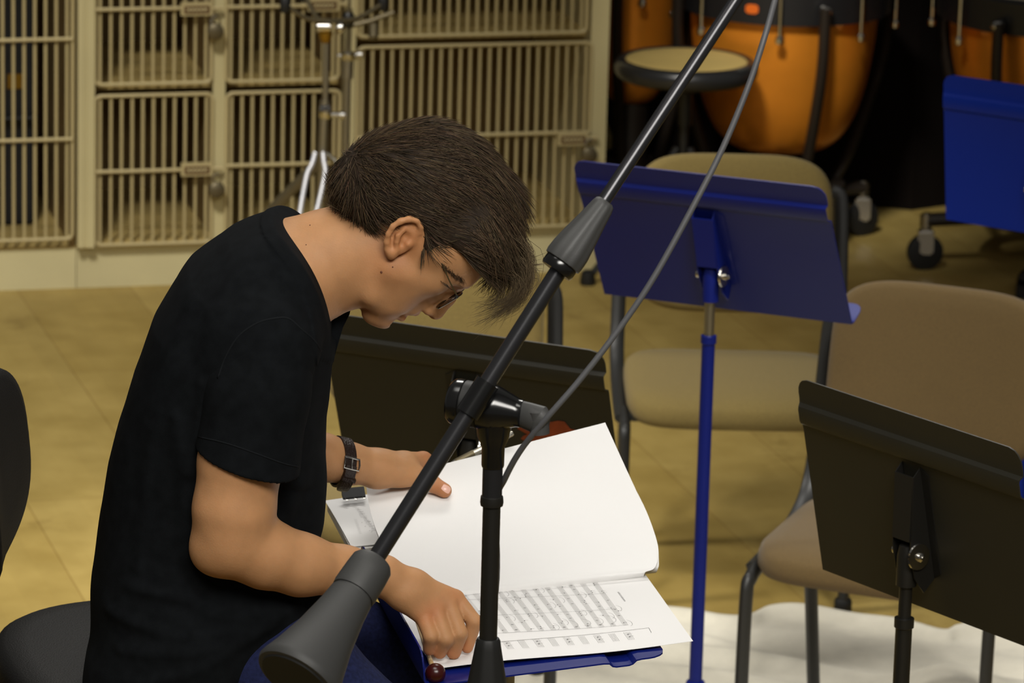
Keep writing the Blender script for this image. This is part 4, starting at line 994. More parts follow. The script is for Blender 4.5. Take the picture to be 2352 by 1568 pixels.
def head_parts(f, e=0.0):
    f.ell(B(995, 500), HEADAX, (px_(168) + e, px_(150) + e, px_(132) + e), .01)
    f.ball(B(1038, 556), px_(84) + e, .03); 
    for s in (-1, 1): f.ball(B(1018, 560, 45 * s), px_(72) + e, .03)
def build_body():
    f = Field(B(430, 1240, -480) - [0.03, 0.0, .30], np.array([B(1240, 300)[0], YP + .46, B(1000, 240)[2] + .03]), .0021)
    head_parts(f)
    # face mass, cheeks, jaw
    f.ell(B(972, 622), HEADAX, (px_(58), px_(126), px_(102)), .014)
    for s in (-1, 1):
        f.ball(Bs(990, 636, 74, s), px_(36), .016)
        f.chain([Bs(896, 616, 92, s), Bs(858, 668, 72, s), Bs(884, 726, 20, s)], [px_(34), px_(30), px_(24)], .018)
        f.cone(Bs(935, 622, 82, s), px_(38), Bs(908, 682, 50, s), px_(36), .02)
    f.ell(B(902, 660), HEADAX, (px_(50), px_(66), px_(74)), .016)
    f.ball(B(882, 722), px_(30), .010); f.cone(Mm(860, 711, -20), px_(29), Mm(860, 711, 20), px_(29), .010)
    f.ell(B(928, 686), HEADAX, (px_(34), px_(44), px_(40)), .012)
    # brow, sockets, eyes
    f.cone(Mm(1062, 626, -50), px_(25), Mm(1062, 626, 50), px_(25), .012)
    for s in (-1, 1):
        f.ball(Bs(1036, 674, 58, s), px_(20), .014, 's'); f.ball(Bs(1009, 648, 54, s), px_(25), .006)
    # nose
    f.chain([B(1052, 655), B(1028, 684), B(1001, 713)], [px_(13), px_(16), px_(21)], .008)
    for s in (-1, 1):
        f.ball(Bs(984, 711, 16, s), px_(13), .005); f.ell(Bs(989, 725, 9, s), (nrm(B(1000, 720) - B(985, 700)), nrm(np.cross(EY, nrm(B(1000, 720) - B(985, 700)))), EY), (px_(10), px_(6), px_(5)), .002, 's')
    f.cone(Mm(967, 682, -16), px_(25), Mm(967, 682, 16), px_(25), .006); f.cone(Mm(996, 668, -20), px_(22), Mm(996, 668, 20), px_(22), .006)
    # mouth
    f.cone(Mm(948, 705, -18), px_(14), Mm(948, 705, 18), px_(14), .008); f.ball(B(954, 715), px_(11), .005)
    f.cone(Mm(922, 721, -15), px_(14), Mm(922, 721, 15), px_(14), .006)
    f.chain([Bs(914, 712, 42, -1), Bs(935, 731, 22, -1), B(943, 730, 0), Bs(935, 731, 22, 1), Bs(914, 712, 42, 1)], [px_(3), px_(4.5), px_(5), px_(4.5), px_(3)], .004, 's')
    f.cone(Mm(906, 737, -14), px_(8), Mm(906, 737, 14), px_(8), .010, 's')
    # neck
    f.etube([B(905, 560), B(850, 575), B(790, 588), B(735, 598), B(680, 625), B(640, 680)], [px_(x) for x in (100, 108, 112, 108, 118, 130)], [px_(x) for x in (95, 104, 108, 112, 135, 170)], .012, 2.1)
    for s in (-1, 1): f.cone(Bs(900, 598, 70, s), px_(32), Bs(768, 694, 35, s), px_(26), .02)
    f.ball(B(800, 684), px_(17), .018)
    # ears
    eax = nrm(B(958, 510) - B(897, 580))
    for s in (-1, 1):
        E = lambda x, y, v: Bs(x, y, abs(v), s)
        f.ell(E(925, 545, (128)), (eax, nrm(np.cross(EY, eax)), EY), (px_(50), px_(30), px_(11)), .006)
        hx = [(898, 586, 128), (891, 572, 134), (889, 556, 140), (893, 537, 145), (903, 520, 148), (920, 508, 148), (940, 503, 145), (957, 507, 140), (967, 520, 135), (965, 533, 131), (953, 540, 128), (938, 543, 126)]
        f.chain([E(x, y, (z)) for x, y, z in hx], [px_(r) for r in (11, 9, 7.5, 7, 7, 7.5, 7.5, 7.5, 7.5, 6.5, 6, 5)], .0025)
        f.ball(E(932, 547, (146)), px_(15), .004, 's')
        f.chain([E(905, 560, (143)), E(903, 541, (146)), E(913, 524, (147)), E(933, 515, (144))], [px_(3.5)] * 4, .003, 's')
        f.chain([E(911, 574, (137)), E(912, 556, (140)), E(914, 541, (141)), E(928, 528, (140))], [px_(6), px_(6), px_(6), px_(5)], .003)
        f.ball(E(946, 524, (146)), px_(9), .005, 's'); f.ball(E(925, 560, (140)), px_(8), .003, 's'); f.ball(E(901, 580, (133)), px_(12), .005); f.ball(E(938, 560, (131)), px_(8), .004)
    # torso core under the shirt (kept inside it)
    TP = [(420, 1430, 140, 220), (470, 1250, 165, 225), (500, 1080, 170, 240), (525, 920, 165, 250), (560, 790, 150, 240), (600, 700, 130, 200), (660, 640, 115, 150)]
    f.etube([B(x, y) for x, y, _, _ in TP], [px_(a) for _, _, a, _ in TP], [px_(b) for _, _, _, b in TP], .02)
    # near arm
    f.chain([B(610, 800, -270), B(590, 900, -292), B(552, 1060, -318), B(538, 1170, -330), B(536, 1236, -330)], [px_(x) for x in (92, 93, 89, 87, 85)], .02)
    f.chain([B(536, 1238, -330), B(610, 1272, -310), B(690, 1296, -278), B(790, 1312, -225), B(880, 1322, -185)], [px_(x) for x in (82, 75, 68, 55, 45)], .015)
    f.ball(B(484, 1268, -332), px_(36), .03)
    # near hand
    wv = B(880, 1322, -185)
    for (x, y, d, r) in ((1046, 1374, -150, 21), (1030, 1388, -172, 22), (1002, 1405, -192, 21), (974, 1419, -205, 20)): f.chain([wv, .55 * wv + .45 * B(x, y, d), B(x, y, d)], [px_(38), px_(30), px_(r)], .010)
    f.ball(B(938, 1352, -160), px_(40), .02)
    for pts, rs in (([(974, 1419, -205), (990, 1462, -236), (986, 1490, -226)], (20, 18, 15)), ([(1002, 1405, -192), (1024, 1468, -230), (1010, 1497, -220)], (21, 19, 16)), ([(1030, 1388, -172), (1055, 1455, -212), (1042, 1497, -205)], (21, 19.5, 17)), ([(1046, 1374, -150), (1090, 1428, -180), (1073, 1486, -186)], (20, 18, 14))):
        f.chain([B(*p) for p in pts], [px_(r) for r in rs], .0025)
    pass
    f.chain([B(915, 1370, -130), B(985, 1425, -110), B(1030, 1462, -130)], [px_(26), px_(20), px_(15)], .010)
    # far arm and hand
    f.chain([Mm(600, 715, 265), B(575, 900, 390), B(565, 1010, 430)], [px_(90), px_(80), px_(72)], .02)
    f.chain([B(565, 1010, 430), B(660, 1035, 480), B(740, 1050, 520), B(800, 1064, 550)], [px_(x) for x in (70, 64, 55, 49)], .015)
    f.chain([B(800, 1064, 550), B(870, 1074, 585), B(930, 1070, 620)], [px_(48), px_(44), px_(36)], .012)
    f.chain([B(862, 1084, 570), B(925, 1086, 590), B(955, 1092, 592)], [px_(36), px_(31), px_(24)], .012)
    f.chain([B(950, 1090, 592), B(992, 1110, 572), B(1021, 1126, 556)], [px_(22), px_(20), px_(18)], .005)
    f.chain([B(925, 1062, 625), B(972, 1058, 680), B(1012, 1082, 740), B(1040, 1112, 770)], [px_(28), px_(22), px_(19), px_(17)], .006)
    for k in range(3): f.chain([B(915, 1078, 630), B(965 - 6 * k, 1092 + 10 * k, 720 + 10 * k), B(1000 - 8 * k, 1120 + 14 * k, 800 + 6 * k)], [px_(24), px_(18), px_(16)], .006)
    V, F = f.mesh(); V = relax(V, F, 2)
    tint = np.ones((len(V), 3))
    def blob(c, r, col, p=2):
        w_ = np.exp(-(np.linalg.norm((V - c), axis=1) / r) ** p)[:, None]; tint[:] = tint * (1 - w_) + tint * np.array(col) * w_
    for (x, y, r) in ((930, 726, 12), (951, 724, 7)): blob(B(x, y, 0), px_(r * 2), (.86, .58, .55))
    for s in (-1, 1): blob(B(935, 545, s * 135), px_(48), (1.02, .86, .78)); blob(B(895, 600, s * 95), px_(55), (1.0, .88, .84))
    for c in ((1040, 1375, -160), (1000, 1400, -200), (975, 1420, -215), (1073, 1486, -186), (1010, 1497, -220), (985, 1490, -226), (1042, 1497, -205)): blob(B(*c), px_(26), (1.0, .82, .78))
    for c in ((975, 1055, 680), (1015, 1122, 556)): blob(B(*c), px_(40), (1.0, .80, .76))
    o = skin(V, F, 'body', SKIN, person, tint); return o, V, F
body, bV, bF = build_body()
bvh_body = BVHTree.FromPolygons([Vector(v) for v in bV.tolist()], bF.tolist())
def hit(bvh, px, py):
    d = nrm(ray(px, py)); r = bvh.ray_cast(Vector(CAM), Vector(d)); return (np.array(r[0]), np.array(r[1])) if r[0] else (None, None)
# moles
for (x, y, r) in ((876, 625, 3.6), (902, 613, 2.1), (712, 517, 1.8), (703, 562, 1.6)):
    p, nn = hit(bvh_body, x, y)
    if p is not None:
        b = MB(); b.lathe(p - nn * .0012, nn, [(px_(r), 0), (px_(r) * .8, .0016), (px_(r) * .1, .0022)], 12); b.build('mole', mat('mole', (104, 62, 42), .6), body)
# thumb nail
b = MB(); p, nn = hit(bvh_body, 1026, 1122)
if p is not None:
    a = nrm(B(1040, 1131, 548) - B(1012, 1116, 560)); a = nrm(a - nn * (a @ nn)); c2 = np.cross(nn, a); P = []
    for i in range(8):
        u = -1 + 2 * i / 7; row = []
        for j in range(8):
            v = -1 + 2 * j / 7; kx = sqrt(max(0, 1 - .35 * abs(u) ** 3)); q = p + a * u * px_(13) + c2 * v * px_(10) * kx
            loc, n2, _, _ = bvh_body.find_nearest(Vector(q)); row.append(np.array(loc) + np.array(n2) * .0005)
        P.append(row)
    b.grid(np.array(P), .0004); b.build('thumbnail', mat('nail', (226, 178, 160), .3), body)

# ------------------------------------------------------------------ shirt
TS = [(392, 1620, 178, 300), (408, 1490, 198, 305), (442, 1350, 228, 300), (474, 1225, 242, 290), (494, 1100, 240, 292), (512, 1000, 230, 300), (528, 900, 214, 308), (550, 800, 200, 305), (583, 715, 180, 285), (632, 655, 150, 240), (690, 608, 124, 172), (730, 596, 120, 128)]
CN = nrm(np.array([.83, 0, .56])); C0 = B(676, 598)
def collar_cut(X, Y, Z):
    tx = np.array([.56, 0, -.83]); u = (X - C0[0]) * tx[0] + (Z - C0[2]) * tx[2]; v = Y - YP
    return (X - C0[0]) * CN[0] + (Z - C0[2]) * CN[2] - .024 * (1 - (u / .085) ** 2).clip(-.6, 1) - .0
def build_shirt():
    lo = np.array([B(190, 900)[0] - .02, YP - .32, B(300, 1640)[2]]); hi = np.array([B(830, 700)[0], YP + .36, B(600, 470)[2] + .02])
    f = Field(lo, hi, .0026)
    f.etube([B(x, y) for x, y, _, _ in TS], [px_(a) for _, _, a, _ in TS], [px_(b) for _, _, _, b in TS], .02, 2.3)
    for s in (-1, 1):
        f.cone(Mm(640, 640, 120 * s), px_(110), Mm(612, 712, 235 * s), px_(105), .03)
    f.chain([B(612, 805, -262), B(600, 860, -280)], [px_(108), px_(108)], .03)
    # far sleeve
    f.chain([Mm(615, 712, 262), B(585, 900, 385), B(578, 985, 415)], [px_(104), px_(100), px_(98)], .02)
    # belly and lap folds
    f.cone(B(560, 1400, -90), px_(120), B(650, 1330, 60), px_(90), .05)
    f.cone(B(560, 1440, -160), px_(120), B(420, 1560, -170), px_(130), .05)
    f.chain([B(330, 1600, -150), B(470, 1500, -205), B(600, 1420, -190), B(690, 1360, -150)], [px_(120), px_(112), px_(80), px_(50)], .05)
    # chest pulled forward to the buttons
    f.cone(B(690, 770, -40), px_(62), B(668, 900, -40), px_(70), .03)
    f.cone(B(640, 1120, -60), px_(98), B(640, 1190, -60), px_(96), .03)
    # soft folds on the near side
    Xg = (f.lo[0] + f.h * np.arange(f.n[0]))[:, None]; Zg = (f.lo[2] + f.h * np.arange(f.n[2]))[None, :]
    add = np.zeros((f.n[0], f.n[2]), np.float32)
    for pts, wd, amp in (([(300, 1335), (420, 1350), (520, 1392), (600, 1400)], 15, 2.6), ([(250, 1400), (400, 1425), (560, 1420), (640, 1400)], 17, 3.0), ([(280, 1475), (430, 1462), (560, 1440), (680, 1380)], 16, 3.0), ([(330, 1540), (470, 1495), (620, 1420)], 15, 2.6),
                         ([(345, 980), (338, 1120), (318, 1290)], 17, 2.4), ([(410, 940), (428, 1100), (436, 1260), (470, 1320)], 18, 3.0), ([(440, 690), (392, 800), (352, 960)], 22, 2.4), ([(470, 860), (462, 960), (440, 1060)], 16, 3.0), ([(560, 600), (500, 700), (470, 800)], 26, 2.0), ([(690, 1120), (660, 1180), (640, 1200)], 16, 3.0), ([(640, 1110), (700, 1150), (735, 1160)], 14, -3.0)):
        q = np.array([W(x, y, YP - .13) for x, y in spline([(x, y, 0) for x, y in pts], 4)[:, :2]])[:, [0, 2]]; dm = np.full(add.shape, 1e9)
        for i in range(len(q) - 1):
            e = q[i + 1] - q[i]; t = np.clip(((Xg - q[i][0]) * e[0] + (Zg - q[i][1]) * e[1]) / (e @ e), 0, 1)
            dm = np.minimum(dm, (Xg - q[i][0] - t * e[0]) ** 2 + (Zg - q[i][1] - t * e[1]) ** 2)
        add -= (amp / 1000 * np.exp(-dm / (px_(wd)) ** 2)).astype(np.float32)
    yy = f.lo[1] + f.h * np.arange(f.n[1]); wy = np.clip((YP - .02 - yy) / .08, 0, 1).astype(np.float32)
    f.a += add[:, None, :] * wy[None, :, None]
    f.put(lambda X, Y, Z: collar_cut(X, Y, Z), f.lo, f.lo + f.h * f.n, .002, 'i')
    cc = collar_cut(*f.block(f.lo, f.lo + f.h * f.n)[1:]); f.a -= (.0022 * np.clip((cc + .0145) / .003, 0, 1)).astype(np.float32)
    # neck hollow
    f.etube([B(850, 575), B(790, 588), B(735, 598), B(690, 618)], [px_(x) for x in (120, 117, 112, 108)], [px_(x) for x in (112, 113, 116, 122)], .004, 2.1, 's')
    # sleeve: outer cone cut by the hem, with a hollow for the arm
    g = Field(np.array([B(420, 900)[0], YP - .34, B(500, 1130, -300)[2]]), np.array([B(760, 900)[0], YP - .03, B(600, 640)[2]]), .0021)
    g.chain([B(612, 800, -266), B(590, 900, -285), B(556, 1130, -318)], [px_(107), px_(114), px_(125)], .02)
    outer = g.a.copy(); hp = B(566, 1058, -318); hn = nrm(np.array([-.27, .05, -.96]))
    _, gx, gy, gz = g.block(g.lo, g.lo + g.h * g.n); gp = ((gx - hp[0]) * hn[0] + (gy - hp[1]) * hn[1] + (gz - hp[2]) * hn[2]).astype(np.float32)
    cav = np.maximum(outer + .0045, -gp - .055); g.a = np.maximum(np.maximum(outer, gp), -cav)
    V2, F2 = g.mesh(); V2 = relax(V2, F2, 10)
    V, F = f.mesh(); V = relax(V, F, 4)
    cv = collar_cut(V[:, 0], V[:, 1], V[:, 2]); m = (cv[F] > -.013).all(1) & (np.abs(V[F][:, :, 0].mean(1) - C0[0]) < .14)
    sh = skin(V, F[~m], 'shirt', SHIRT, person); sl = skin(V2, F2, 'sleeve', SHIRT, sh)
    Fc = F[m]; u, inv = np.unique(Fc, return_inverse=True); skin(V[u], inv.reshape(Fc.shape), 'collar', SHIRT, sh)
    return sh, V, F, V2, F2
shirt, sV, sF, lV, lF = build_shirt()
allV = np.concatenate([sV, lV]); allF = np.concatenate([sF, lF + len(sV)])
bvh_shirt = BVHTree.FromPolygons([Vector(v) for v in allV.tolist()], allF.tolist())
def seam(pts, r, lift, m, name, parent, flat=(1, 1)):
    P = []
    for x, y in spline([(x, y, 0) for x, y in pts], 6)[:, :2]:
        p, nn = hit(bvh_shirt, x, y)
        if p is not None: P.append(p + nn * lift)
    if len(P) > 2:
        b = MB(); b.tube(P, r, 6); return b.build(name, m, parent, sharp=180)
SEAM = mat('seam_cotton', (20, 22, 24), .95, spec=.1)
seam([(500, 868), (518, 820), (548, 772), (590, 742), (632, 731), (664, 732), (694, 757), (722, 782), (738, 806)], .0016, -.0004, SEAM, 'shoulder_seam', shirt)
seam([(455, 1003), (520, 1018), (590, 1042), (650, 1064), (686, 1072)], .0011, -.0001, SEAM, 'hem_stitching', shirt)
# open placket with two buttons hanging off the chest
b = MB(); pl = [(748, 722), (775, 706), (796, 702), (806, 708), (803, 722), (788, 752), (776, 792), (764, 836), (752, 874), (742, 900), (730, 880), (735, 800)]
b.prism([B(x, y, -6) for x, y in pl], np.array([0, .010, 0])); plk = b.build('placket', SHIRT, shirt, bevel=.002)
for x, y in ((789, 709), (768, 722)):
    b = MB(); b.lathe(B(x, y, -7), (0, -1, 0), [(.0052, -.001), (.0055, 0), (.005, .0015), (.002, .0018)], 16); b.build('button', mat('horn_button', (122, 112, 40), .35), plk)

# ------------------------------------------------------------------ jeans and shoes
def build_jeans():
    hipn, hipf = B(400, 1590, -150), B(400, 1500, 160)
    kn = np.array([B(880, 1500, -150)[0], YP - .12, .985]); kf = np.array([B(960, 1500)[0], YP + .17, .985])
    an = np.array([kn[0] - .06, kn[1], .52]); af = np.array([kf[0] - .10, kf[1], .52])
    f = Field(np.minimum(an, hipn) - [.25, .2, .1], np.array([kf[0] + .12, YP + .36, hipf[2] + .22]), .004)
    f.etube([B(395, 1640), B(420, 1530)], [px_(150), px_(140)], [px_(250), px_(235)], .03)
    hipn = np.array([B(430, 1500)[0], YP - .07, 1.085]); hipf = np.array([B(430, 1500)[0], YP + .1, 1.09])
    mid = .5 * hipn + .5 * kn + [0, -.01, .045]
    f.chain([hipn, mid, kn], [.080, .086, .066], .03); f.chain([hipf, .5 * hipf + .5 * kf, kf], [.092, .082, .066], .03)
    f.chain([kn, .5 * kn + .5 * an, an], [.066, .06, .05], .02); f.chain([kf, .5 * kf + .5 * af, af], [.066, .06, .05], .02)
    V, F = f.mesh(); V = relax(V, F, 3)
    V = V + 0; o = skin(V, F, 'jeans', DENIM, person)
    for q in (an, af):
        g = Field(q - [.12, .08, .10], q + [.24, .08, .06], .004)
        g.cone(q + [-.02, 0, -.03], .04, q + [.15, 0, -.05], .036, .02); g.cone(q + [0, 0, .0], .045, q + [0, 0, -.03], .042, .02)
        Vs, Fs = g.mesh(); skin(relax(Vs, Fs, 2), Fs, 'shoe', LEATHER, person)
build_jeans()
# ------------------------------------------------------------------ hair
NEAR = -118
hair_poly = [(735, 430), (764, 478), (790, 508), (836, 528), (862, 512), (884, 500), (912, 494), (944, 496), (968, 508), (976, 536), (972, 566), (984, 576), (1004, 566), (1030, 562), (1052, 574), (1082, 606), (1110, 634), (1150, 650), (1260, 640), (1260, 220), (735, 220)]
def poly_sdf(P, X, Z):
    P = np.asarray(P); n = len(P); d = np.full(np.broadcast(X, Z).shape, 1e9); ins = np.zeros(d.shape, bool)
    for i in range(n):
        a, b_ = P[i], P[(i + 1) % n]; e = b_ - a; wx, wz = X - a[0], Z - a[1]; t = np.clip((wx * e[0] + wz * e[1]) / (e @ e), 0, 1)
        d = np.minimum(d, (wx - e[0] * t) ** 2 + (wz - e[1] * t) ** 2)
        c = ((a[1] > Z) != (b_[1] > Z)) & (X < (b_[0] - a[0]) * (Z - a[1]) / (b_[1] - a[1] + 1e-12) + a[0]); ins ^= c
    return np.sqrt(d) * np.where(ins, -1, 1)
def build_hair():
    f = Field(B(720, 300)[0] * np.array([1, 0, 0]) + [0, YP - .13, B(900, 760)[2]], [B(1270, 300)[0], YP + .13, B(1000, 225)[2]], .0024)
    f.ell(B(985, 462), HEADAX, (px_(190), px_(180), px_(146)), .01)
    f.ell(B(880, 420), (np.array([1., 0, 0]), EY, np.array([0, 0, 1.])), (px_(112), px_(128), px_(98)), .03)
    f.ball(B(1105, 470), px_(86), .03); f.ball(B(1140, 560), px_(62), .03)
    for s in (-1, 1): f.ball(B(1090, 545, 62 * s), px_(75), .03); f.ball(B(975, 560, 96 * s), px_(40), .015)
    Q = np.array([(B(x, y, NEAR)[0], B(x, y, NEAR)[2]) for x, y in hair_poly])
    sl, X, Y, Z = f.block(f.lo, f.lo + f.h * f.n); d2 = poly_sdf(Q, X[:, 0, :], Z[0, :, :])[:, None, :].astype(np.float32)
    f.put(lambda X, Y, Z: d2, f.lo + .02, f.lo + f.h * (f.n - 1) - .02, .006, 'i') if False else None
    a = f.a; k = .007; d = np.broadcast_to(d2, a.shape); h = np.clip(.5 - .5 * (d - a) / k, 0, 1); f.a = (d + (a - d) * h + k * h * (1 - h)).astype(np.float32)
    # tousled clumps
    r = np.random.default_rng(4)
    V, F = f.mesh(); return relax(V, F, 4), F
hV, hF = build_hair()
hair = skin(hV, hF, 'hair', HAIRBASE, person)
# strands following the comb direction
def strands():
    r = np.random.default_rng(11)
    tri = np.concatenate([hF[:, [0, 1, 2]], hF[:, [0, 2, 3]]]); A_, B_, C_ = hV[tri[:, 0]], hV[tri[:, 1]], hV[tri[:, 2]]
    ar = np.linalg.norm(np.cross(B_ - A_, C_ - A_), axis=1); N = 15000
    pick = r.choice(len(tri), N, p=ar / ar.sum()); u = r.random((N, 1)); v = r.random((N, 1)); m = (u + v) > 1; u[m] = 1 - u[m]; v[m] = 1 - v[m]
    P = A_[pick] + u * (B_[pick] - A_[pick]) + v * (C_[pick] - A_[pick]); nn = np.cross(B_ - A_, C_ - A_)[pick]; nn /= np.linalg.norm(nn, axis=1, keepdims=True) + 1e-12
    cen = hV.mean(0); flip = ((P - cen) * nn).sum(1) < 0; nn[flip] *= -1
    # keep the outer shell (not the underside that lies on the scalp)
    c0 = B(985, 480); keep = ((P - c0) * nn).sum(1) > -.005; P = P[keep]; nn = nn[keep]
    crown = B(905, 318); fwd = FW; N = len(P)
    flow = P - crown; sx = np.clip((P[:, 0] - B(1040, 400)[0]) / .06, 0, 1)[:, None]
    base = flow / (np.linalg.norm(flow, axis=1, keepdims=True) + 1e-9)
    side = np.clip((np.abs(P[:, 1] - YP) - .03) / .05, 0, 1)[:, None]
    comb = nrm(np.array([.93, 0, -.30])); fall = nrm(np.array([.30, 0, -.95])); back = nrm(np.array([-.95, 0, -.30]))
    isb = np.clip((B(860, 400)[0] - P[:, 0]) / .04, 0, 1)[:, None] * np.clip((B(800, 380)[2] - P[:, 2]) / .04 + .5, 0, 1)[:, None]
    D_ = base * .22 + comb * (1 - sx) * (1 - isb) + fall * sx + back * isb * 1.5 + r.normal(0, .16, (N, 3))
    # clumping noise
    ph = P @ np.array([[61., 23, 40], [17, 80, 31], [44, 29, 71]]); D_ += .16 * np.sin(ph)
    D_ -= nn * (D_ * nn).sum(1, keepdims=True); D_ /= np.linalg.norm(D_, axis=1, keepdims=True) + 1e-9
    L = r.uniform(.020, .042, (N, 1)) * (1 + .5 * sx); lift = r.uniform(.0005, .0042, (N, 1)) * (1 + .6 * sx)
    K = 5; pts = []
    for k in range(K):
        t = k / (K - 1); q = P + D_ * L * t + nn * (-.0012 + lift * t - .0012 * t * t)
        pts.append(q)
    return np.stack(pts, 1), nn, r
def ribbon_mesh(pts, r0, name, m, parent, col):
    "thin three-sided hairs"
    N, K, _ = pts.shape; T = np.gradient(pts, axis=1); T /= np.linalg.norm(T, axis=2, keepdims=True) + 1e-12
    ref = np.tile(np.array([.3, .9, .31]), (N, K, 1)); a = np.cross(T, ref); a /= np.linalg.norm(a, axis=2, keepdims=True) + 1e-12; b_ = np.cross(T, a)
    tap = np.array([1, 1, .9, .7, .25])[:K] if K == 5 else np.linspace(1, .25, K); rr = (np.asarray(r0).reshape(-1, 1, 1) * tap[None, :, None])
    V = np.stack([pts + rr * (cos(x) * a + sin(x) * b_) for x in (0, 2.094, 4.189)], 2).reshape(-1, 3)
    base = (np.arange(N) * K * 3)[:, None, None]; kk = (np.arange(K - 1) * 3)[None, :, None]; F = []
    for j in range(3):
        j2 = (j + 1) % 3; q = np.stack([np.array([j, j2, j2 + 3, j + 3])]); F.append((base + kk + q[None]).reshape(-1, 4))
    return skin(V, np.concatenate(F), name, m, parent, np.repeat(col, K * 3, axis=0))
SP_, NN_, RR = strands(); N = len(SP_)
g = RR.uniform(.35, 1.45, (N, 1)) ** 1.3; col = np.array([.070, .046, .025]) * g * (1 + RR.normal(0, .06, (N, 3)))
o = ribbon_mesh(SP_, RR.uniform(.00028, .00055, N), 'hair_strands', HAIR, hair, np.clip(col, 0, 1)); o['kind'] = 'stuff'
# loose fringe hanging past the forehead
def fringe():
    r = np.random.default_rng(5); out = []
    heads = [((1120, 520), (1205, 610), (1196, 672), (1150, 712)), ((1150, 560), (1212, 625), (1190, 690), (1136, 724)), ((1100, 560), (1172, 612), (1178, 668), (1128, 708)), ((1128, 590), (1196, 640), (1186, 690), (1100, 742)), ((1080, 585), (1136, 622), (1150, 662), (1120, 698)), ((1165, 520), (1212, 580), (1208, 640), (1178, 700)), ((1110, 600), (1150, 650), (1146, 690), (1096, 712))]
    wts = [.22, .18, .14, .10, .10, .2, .06]
    for i in range(560):
        h = heads[r.choice(len(heads), p=wts)]; d = r.uniform(-95, 60); j = r.normal(0, 1, (4, 2)) * np.array([[14], [9], [9], [13]])
        c = [B(h[k][0] + j[k, 0] + (j[1, 0] * .4 if k > 1 else 0), h[k][1] + j[k, 1] - .12 * (d + 60) * .3, d + r.normal(0, 6)) for k in range(4)]
        S_ = spline(c, 3); out.append(S_)
    return np.array(out)
FR = fringe(); N = len(FR); g = RR.uniform(.6, 1.5, (N, 1)); col = np.array([.095, .068, .038]) * g
o = ribbon_mesh(FR, RR.uniform(.00024, .00042, N), 'fringe', HAIR, hair, np.clip(col * np.ones((1, 3)), 0, 1)); o['kind'] = 'stuff'
# eyebrow and lashes, near side
def tuft(name, n, fn):
    r = np.random.default_rng(9); P = np.array([spline([np.array(q) for q in fn(r)], 4) for _ in range(n)]); return ribbon_mesh(P, np.full(n, .00022), name, HAIR, body, np.tile(np.array([[.035, .022, .012]]), (n, 1)))
def brow(r):
    t = r.random(); x, y = 1012 + 52 * t, 606 + 38 * t; out = []
    for k in range(3):
        p, nn = hit(bvh_body, x + r.normal(0, 3) + 2 * k, y + r.normal(0, 3) + 6 * k)
        out.append(p + nn * .0006 if p is not None else B(x, y, -70))
    return out
tuft('eyebrow', 90, brow)
def lash(r):
    t = r.random(); x, y = 1012 + 16 * t, 644 + 10 * t; out = []
    a, n1 = hit(bvh_body, x, y)
    if a is None: a, n1 = B(x, y, -80), -EY
    return [a + n1 * .0003, a + n1 * .002 + (B(x + 5, y + 7, -90) - B(x, y, -90)), a + n1 * .003 + (B(x + 13, y + 10, -90) - B(x, y, -90))]
tuft('eyelashes', 26, lash)

# ------------------------------------------------------------------ glasses
b = MB(); b.tube([B(916, 500, -134), B(924, 500, -133), B(940, 506, -131)], [.0026, .0028, .0022], 10); tip = [B(916, 500, -134)]
gl = None
b2 = MB(); b2.tube(spline([B(940, 506, -131), B(975, 545, -132), B(1006, 586, -130), B(1030, 640, -124), B(1049, 678, -116)], 5), .0009, 8)
glasses = b2.build('glasses', WIREFRAME, person); b.build('temple_tip', RUBBER, glasses)
b = MB(); b.tube(spline([B(940, 506 - 70, 131), B(975, 545 - 70, 132), B(1006, 586 - 68, 130), B(1049, 678 - 64, 116)], 5), .0009, 8); b.build('temple', WIREFRAME, glasses)
la = nrm(Mm(1058, 672) - Mm(1004, 704)); la[1] = 0; la = nrm(la); LY = nrm(np.array([.02, .985, -.17])); lc = Mm(1031, 704 - 2, 0)
for s in (-1, 1):
    c = B(1032, 689, -64) if s < 0 else B(1032, 689, -64) + LY * (128 / SP)
    ring = superring(c, la, LY, px_(32), px_(48), 48, 2.9); rings = []; m = 48
    for i in range(m):
        t = nrm(ring[(i + 1) % m] - ring[i - 1]); n1 = nrm(np.cross(la, LY)); n2 = np.cross(t, n1); k = np.arange(8) * pi / 4
        rings.append(ring[i] + .0020 * np.outer(np.cos(k), n1) + .0018 * np.outer(np.sin(k), n2))
    b = MB(); b.loft(rings, closed=True); rim = b.build('rim', TORTOISE, glasses)
    b = MB(); n1 = nrm(np.cross(la, LY)); q = superring(c, la, LY, px_(31), px_(47), 40, 2.9); b.prism(q - n1 * .0007, n1 * .0014); b.build('lens', GLASS, rim)
cn = B(1032, 689, -64); b = MB(); b.tube(spline([cn + LY * px_(46) + la * px_(8), cn + LY * px_(64) + la * px_(14) + nrm(np.cross(la, LY)) * .0, cn + LY * px_(82) + la * px_(8)], 5), .0014, 8); b.build('bridge', TORTOISE, glasses)
b = MB(); b.tube([cn - LY * px_(47) + la * px_(22), cn - LY * px_(54) + la * px_(22), B(1049, 678, -116)], .0022, 8); b.build('hinge', RUBBER, glasses)

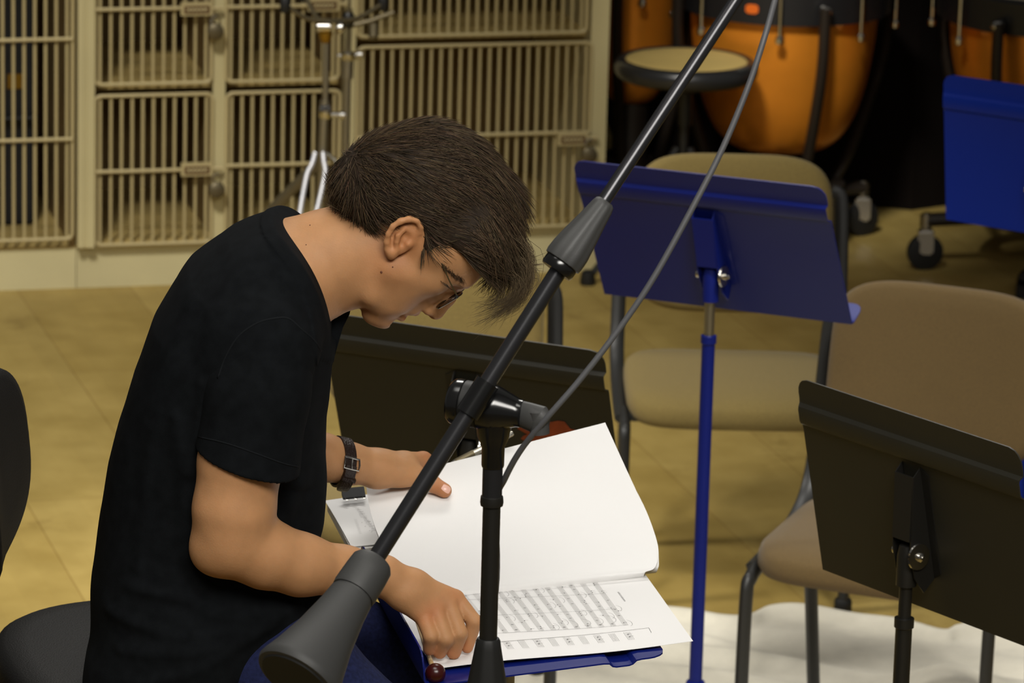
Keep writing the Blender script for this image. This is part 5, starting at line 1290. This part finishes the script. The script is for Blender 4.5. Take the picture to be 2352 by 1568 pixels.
# ------------------------------------------------------------------ wristwatch
ax = nrm(B(800, 1064, 550) - B(740, 1050, 520)); wc = B(785, 1062, 543); wa = nrm(np.cross(ax, EY)); wa = wa if wa[2] > 0 else -wa; wb = np.cross(ax, wa)
axt = nrm(ax + .22 * wa * 0)
def band(c, ra, rb, half, th, a0=0, a1=2 * pi, n=64):
    rings = []; closed = abs(a1 - a0 - 2 * pi) < 1e-6
    for t in np.linspace(a0, a1, n + (0 if closed else 1), endpoint=not closed):
        e = wa * ra * cos(t) + wb * rb * sin(t); o_ = nrm(wa * cos(t) / ra + wb * sin(t) / rb); tl = ax * (-.10 * cos(t) * ra * 2)
        rings.append(np.array([c + e + tl - ax * half, c + e + tl + ax * half, c + e + tl + ax * half * .9 + o_ * th, c + e + tl - ax * half * .9 + o_ * th]))
    b = MB(); b.loft(rings, closed=closed); return b
ra, rb = px_(58), px_(54)
watch = band(wc, ra, rb, .0095, .0028).build('wristwatch', WATCHLEATHER, person)
def wp(t, off=0.0, s=0.0):
    e = wa * ra * cos(t) + wb * rb * sin(t); o_ = nrm(wa * cos(t) / ra + wb * sin(t) / rb); return wc + e + ax * (-.20 * cos(t) * ra) + o_ * off + ax * s
sgn = 1 if wp(pi / 2)[1] < wc[1] else -1       # side of the wrist that faces the camera
b = MB(); t0, t1 = 1.02 * sgn, 1.42 * sgn
ring = [wp(t0, .005, -.0115), wp(t0, .006, 0), wp(t0, .005, .0115), wp((t0 + t1) / 2, .006, .0118), wp(t1, .005, .0115), wp(t1, .006, 0), wp(t1, .005, -.0115), wp((t0 + t1) / 2, .006, -.0118), wp(t0, .005, -.0115), wp(t0, .006, 0)]
b.tube(ring, .0014, 8); b.tube([wp(t0, .0055, 0), wp(t1, .0065, 0)], .001, 6); b.build('buckle', CHROME, watch)
b = MB(); rings = []
for t in np.linspace(1.3, 2.75, 16): 
    hw = .0088 if t < 2.5 else .0088 * sqrt(max(.02, 1 - ((t - 2.5) / .26) ** 2)); o1 = .0030 + .0022 * max(0, t - 2.0)
    rings.append(np.array([wp(t * sgn, o1, -hw), wp(t * sgn, o1, hw), wp(t * sgn, o1 + .0022, hw * .93), wp(t * sgn, o1 + .0022, -hw * .93)]))
b.loft(rings); b.build('strap_tail', WATCHLEATHER, watch)
b = MB(); rings = []
for t in (1.78, 1.86, 1.94): rings.append(np.array([wp(t * sgn, .002, -.0108), wp(t * sgn, .002, .0108), wp(t * sgn, .0068, .0104), wp(t * sgn, .0068, -.0104)]))
b.loft(rings); b.build('strap_keeper', WATCHLEATHER, watch)
tc = -1.57 * sgn
b = MB(); oc = wp(tc, .002); on = nrm(oc - wc); b.lathe(oc, on, [(.017, 0), (.0185, .002), (.0185, .006), (.017, .0075)], 36); b.build('watch_case', CHROME, watch)
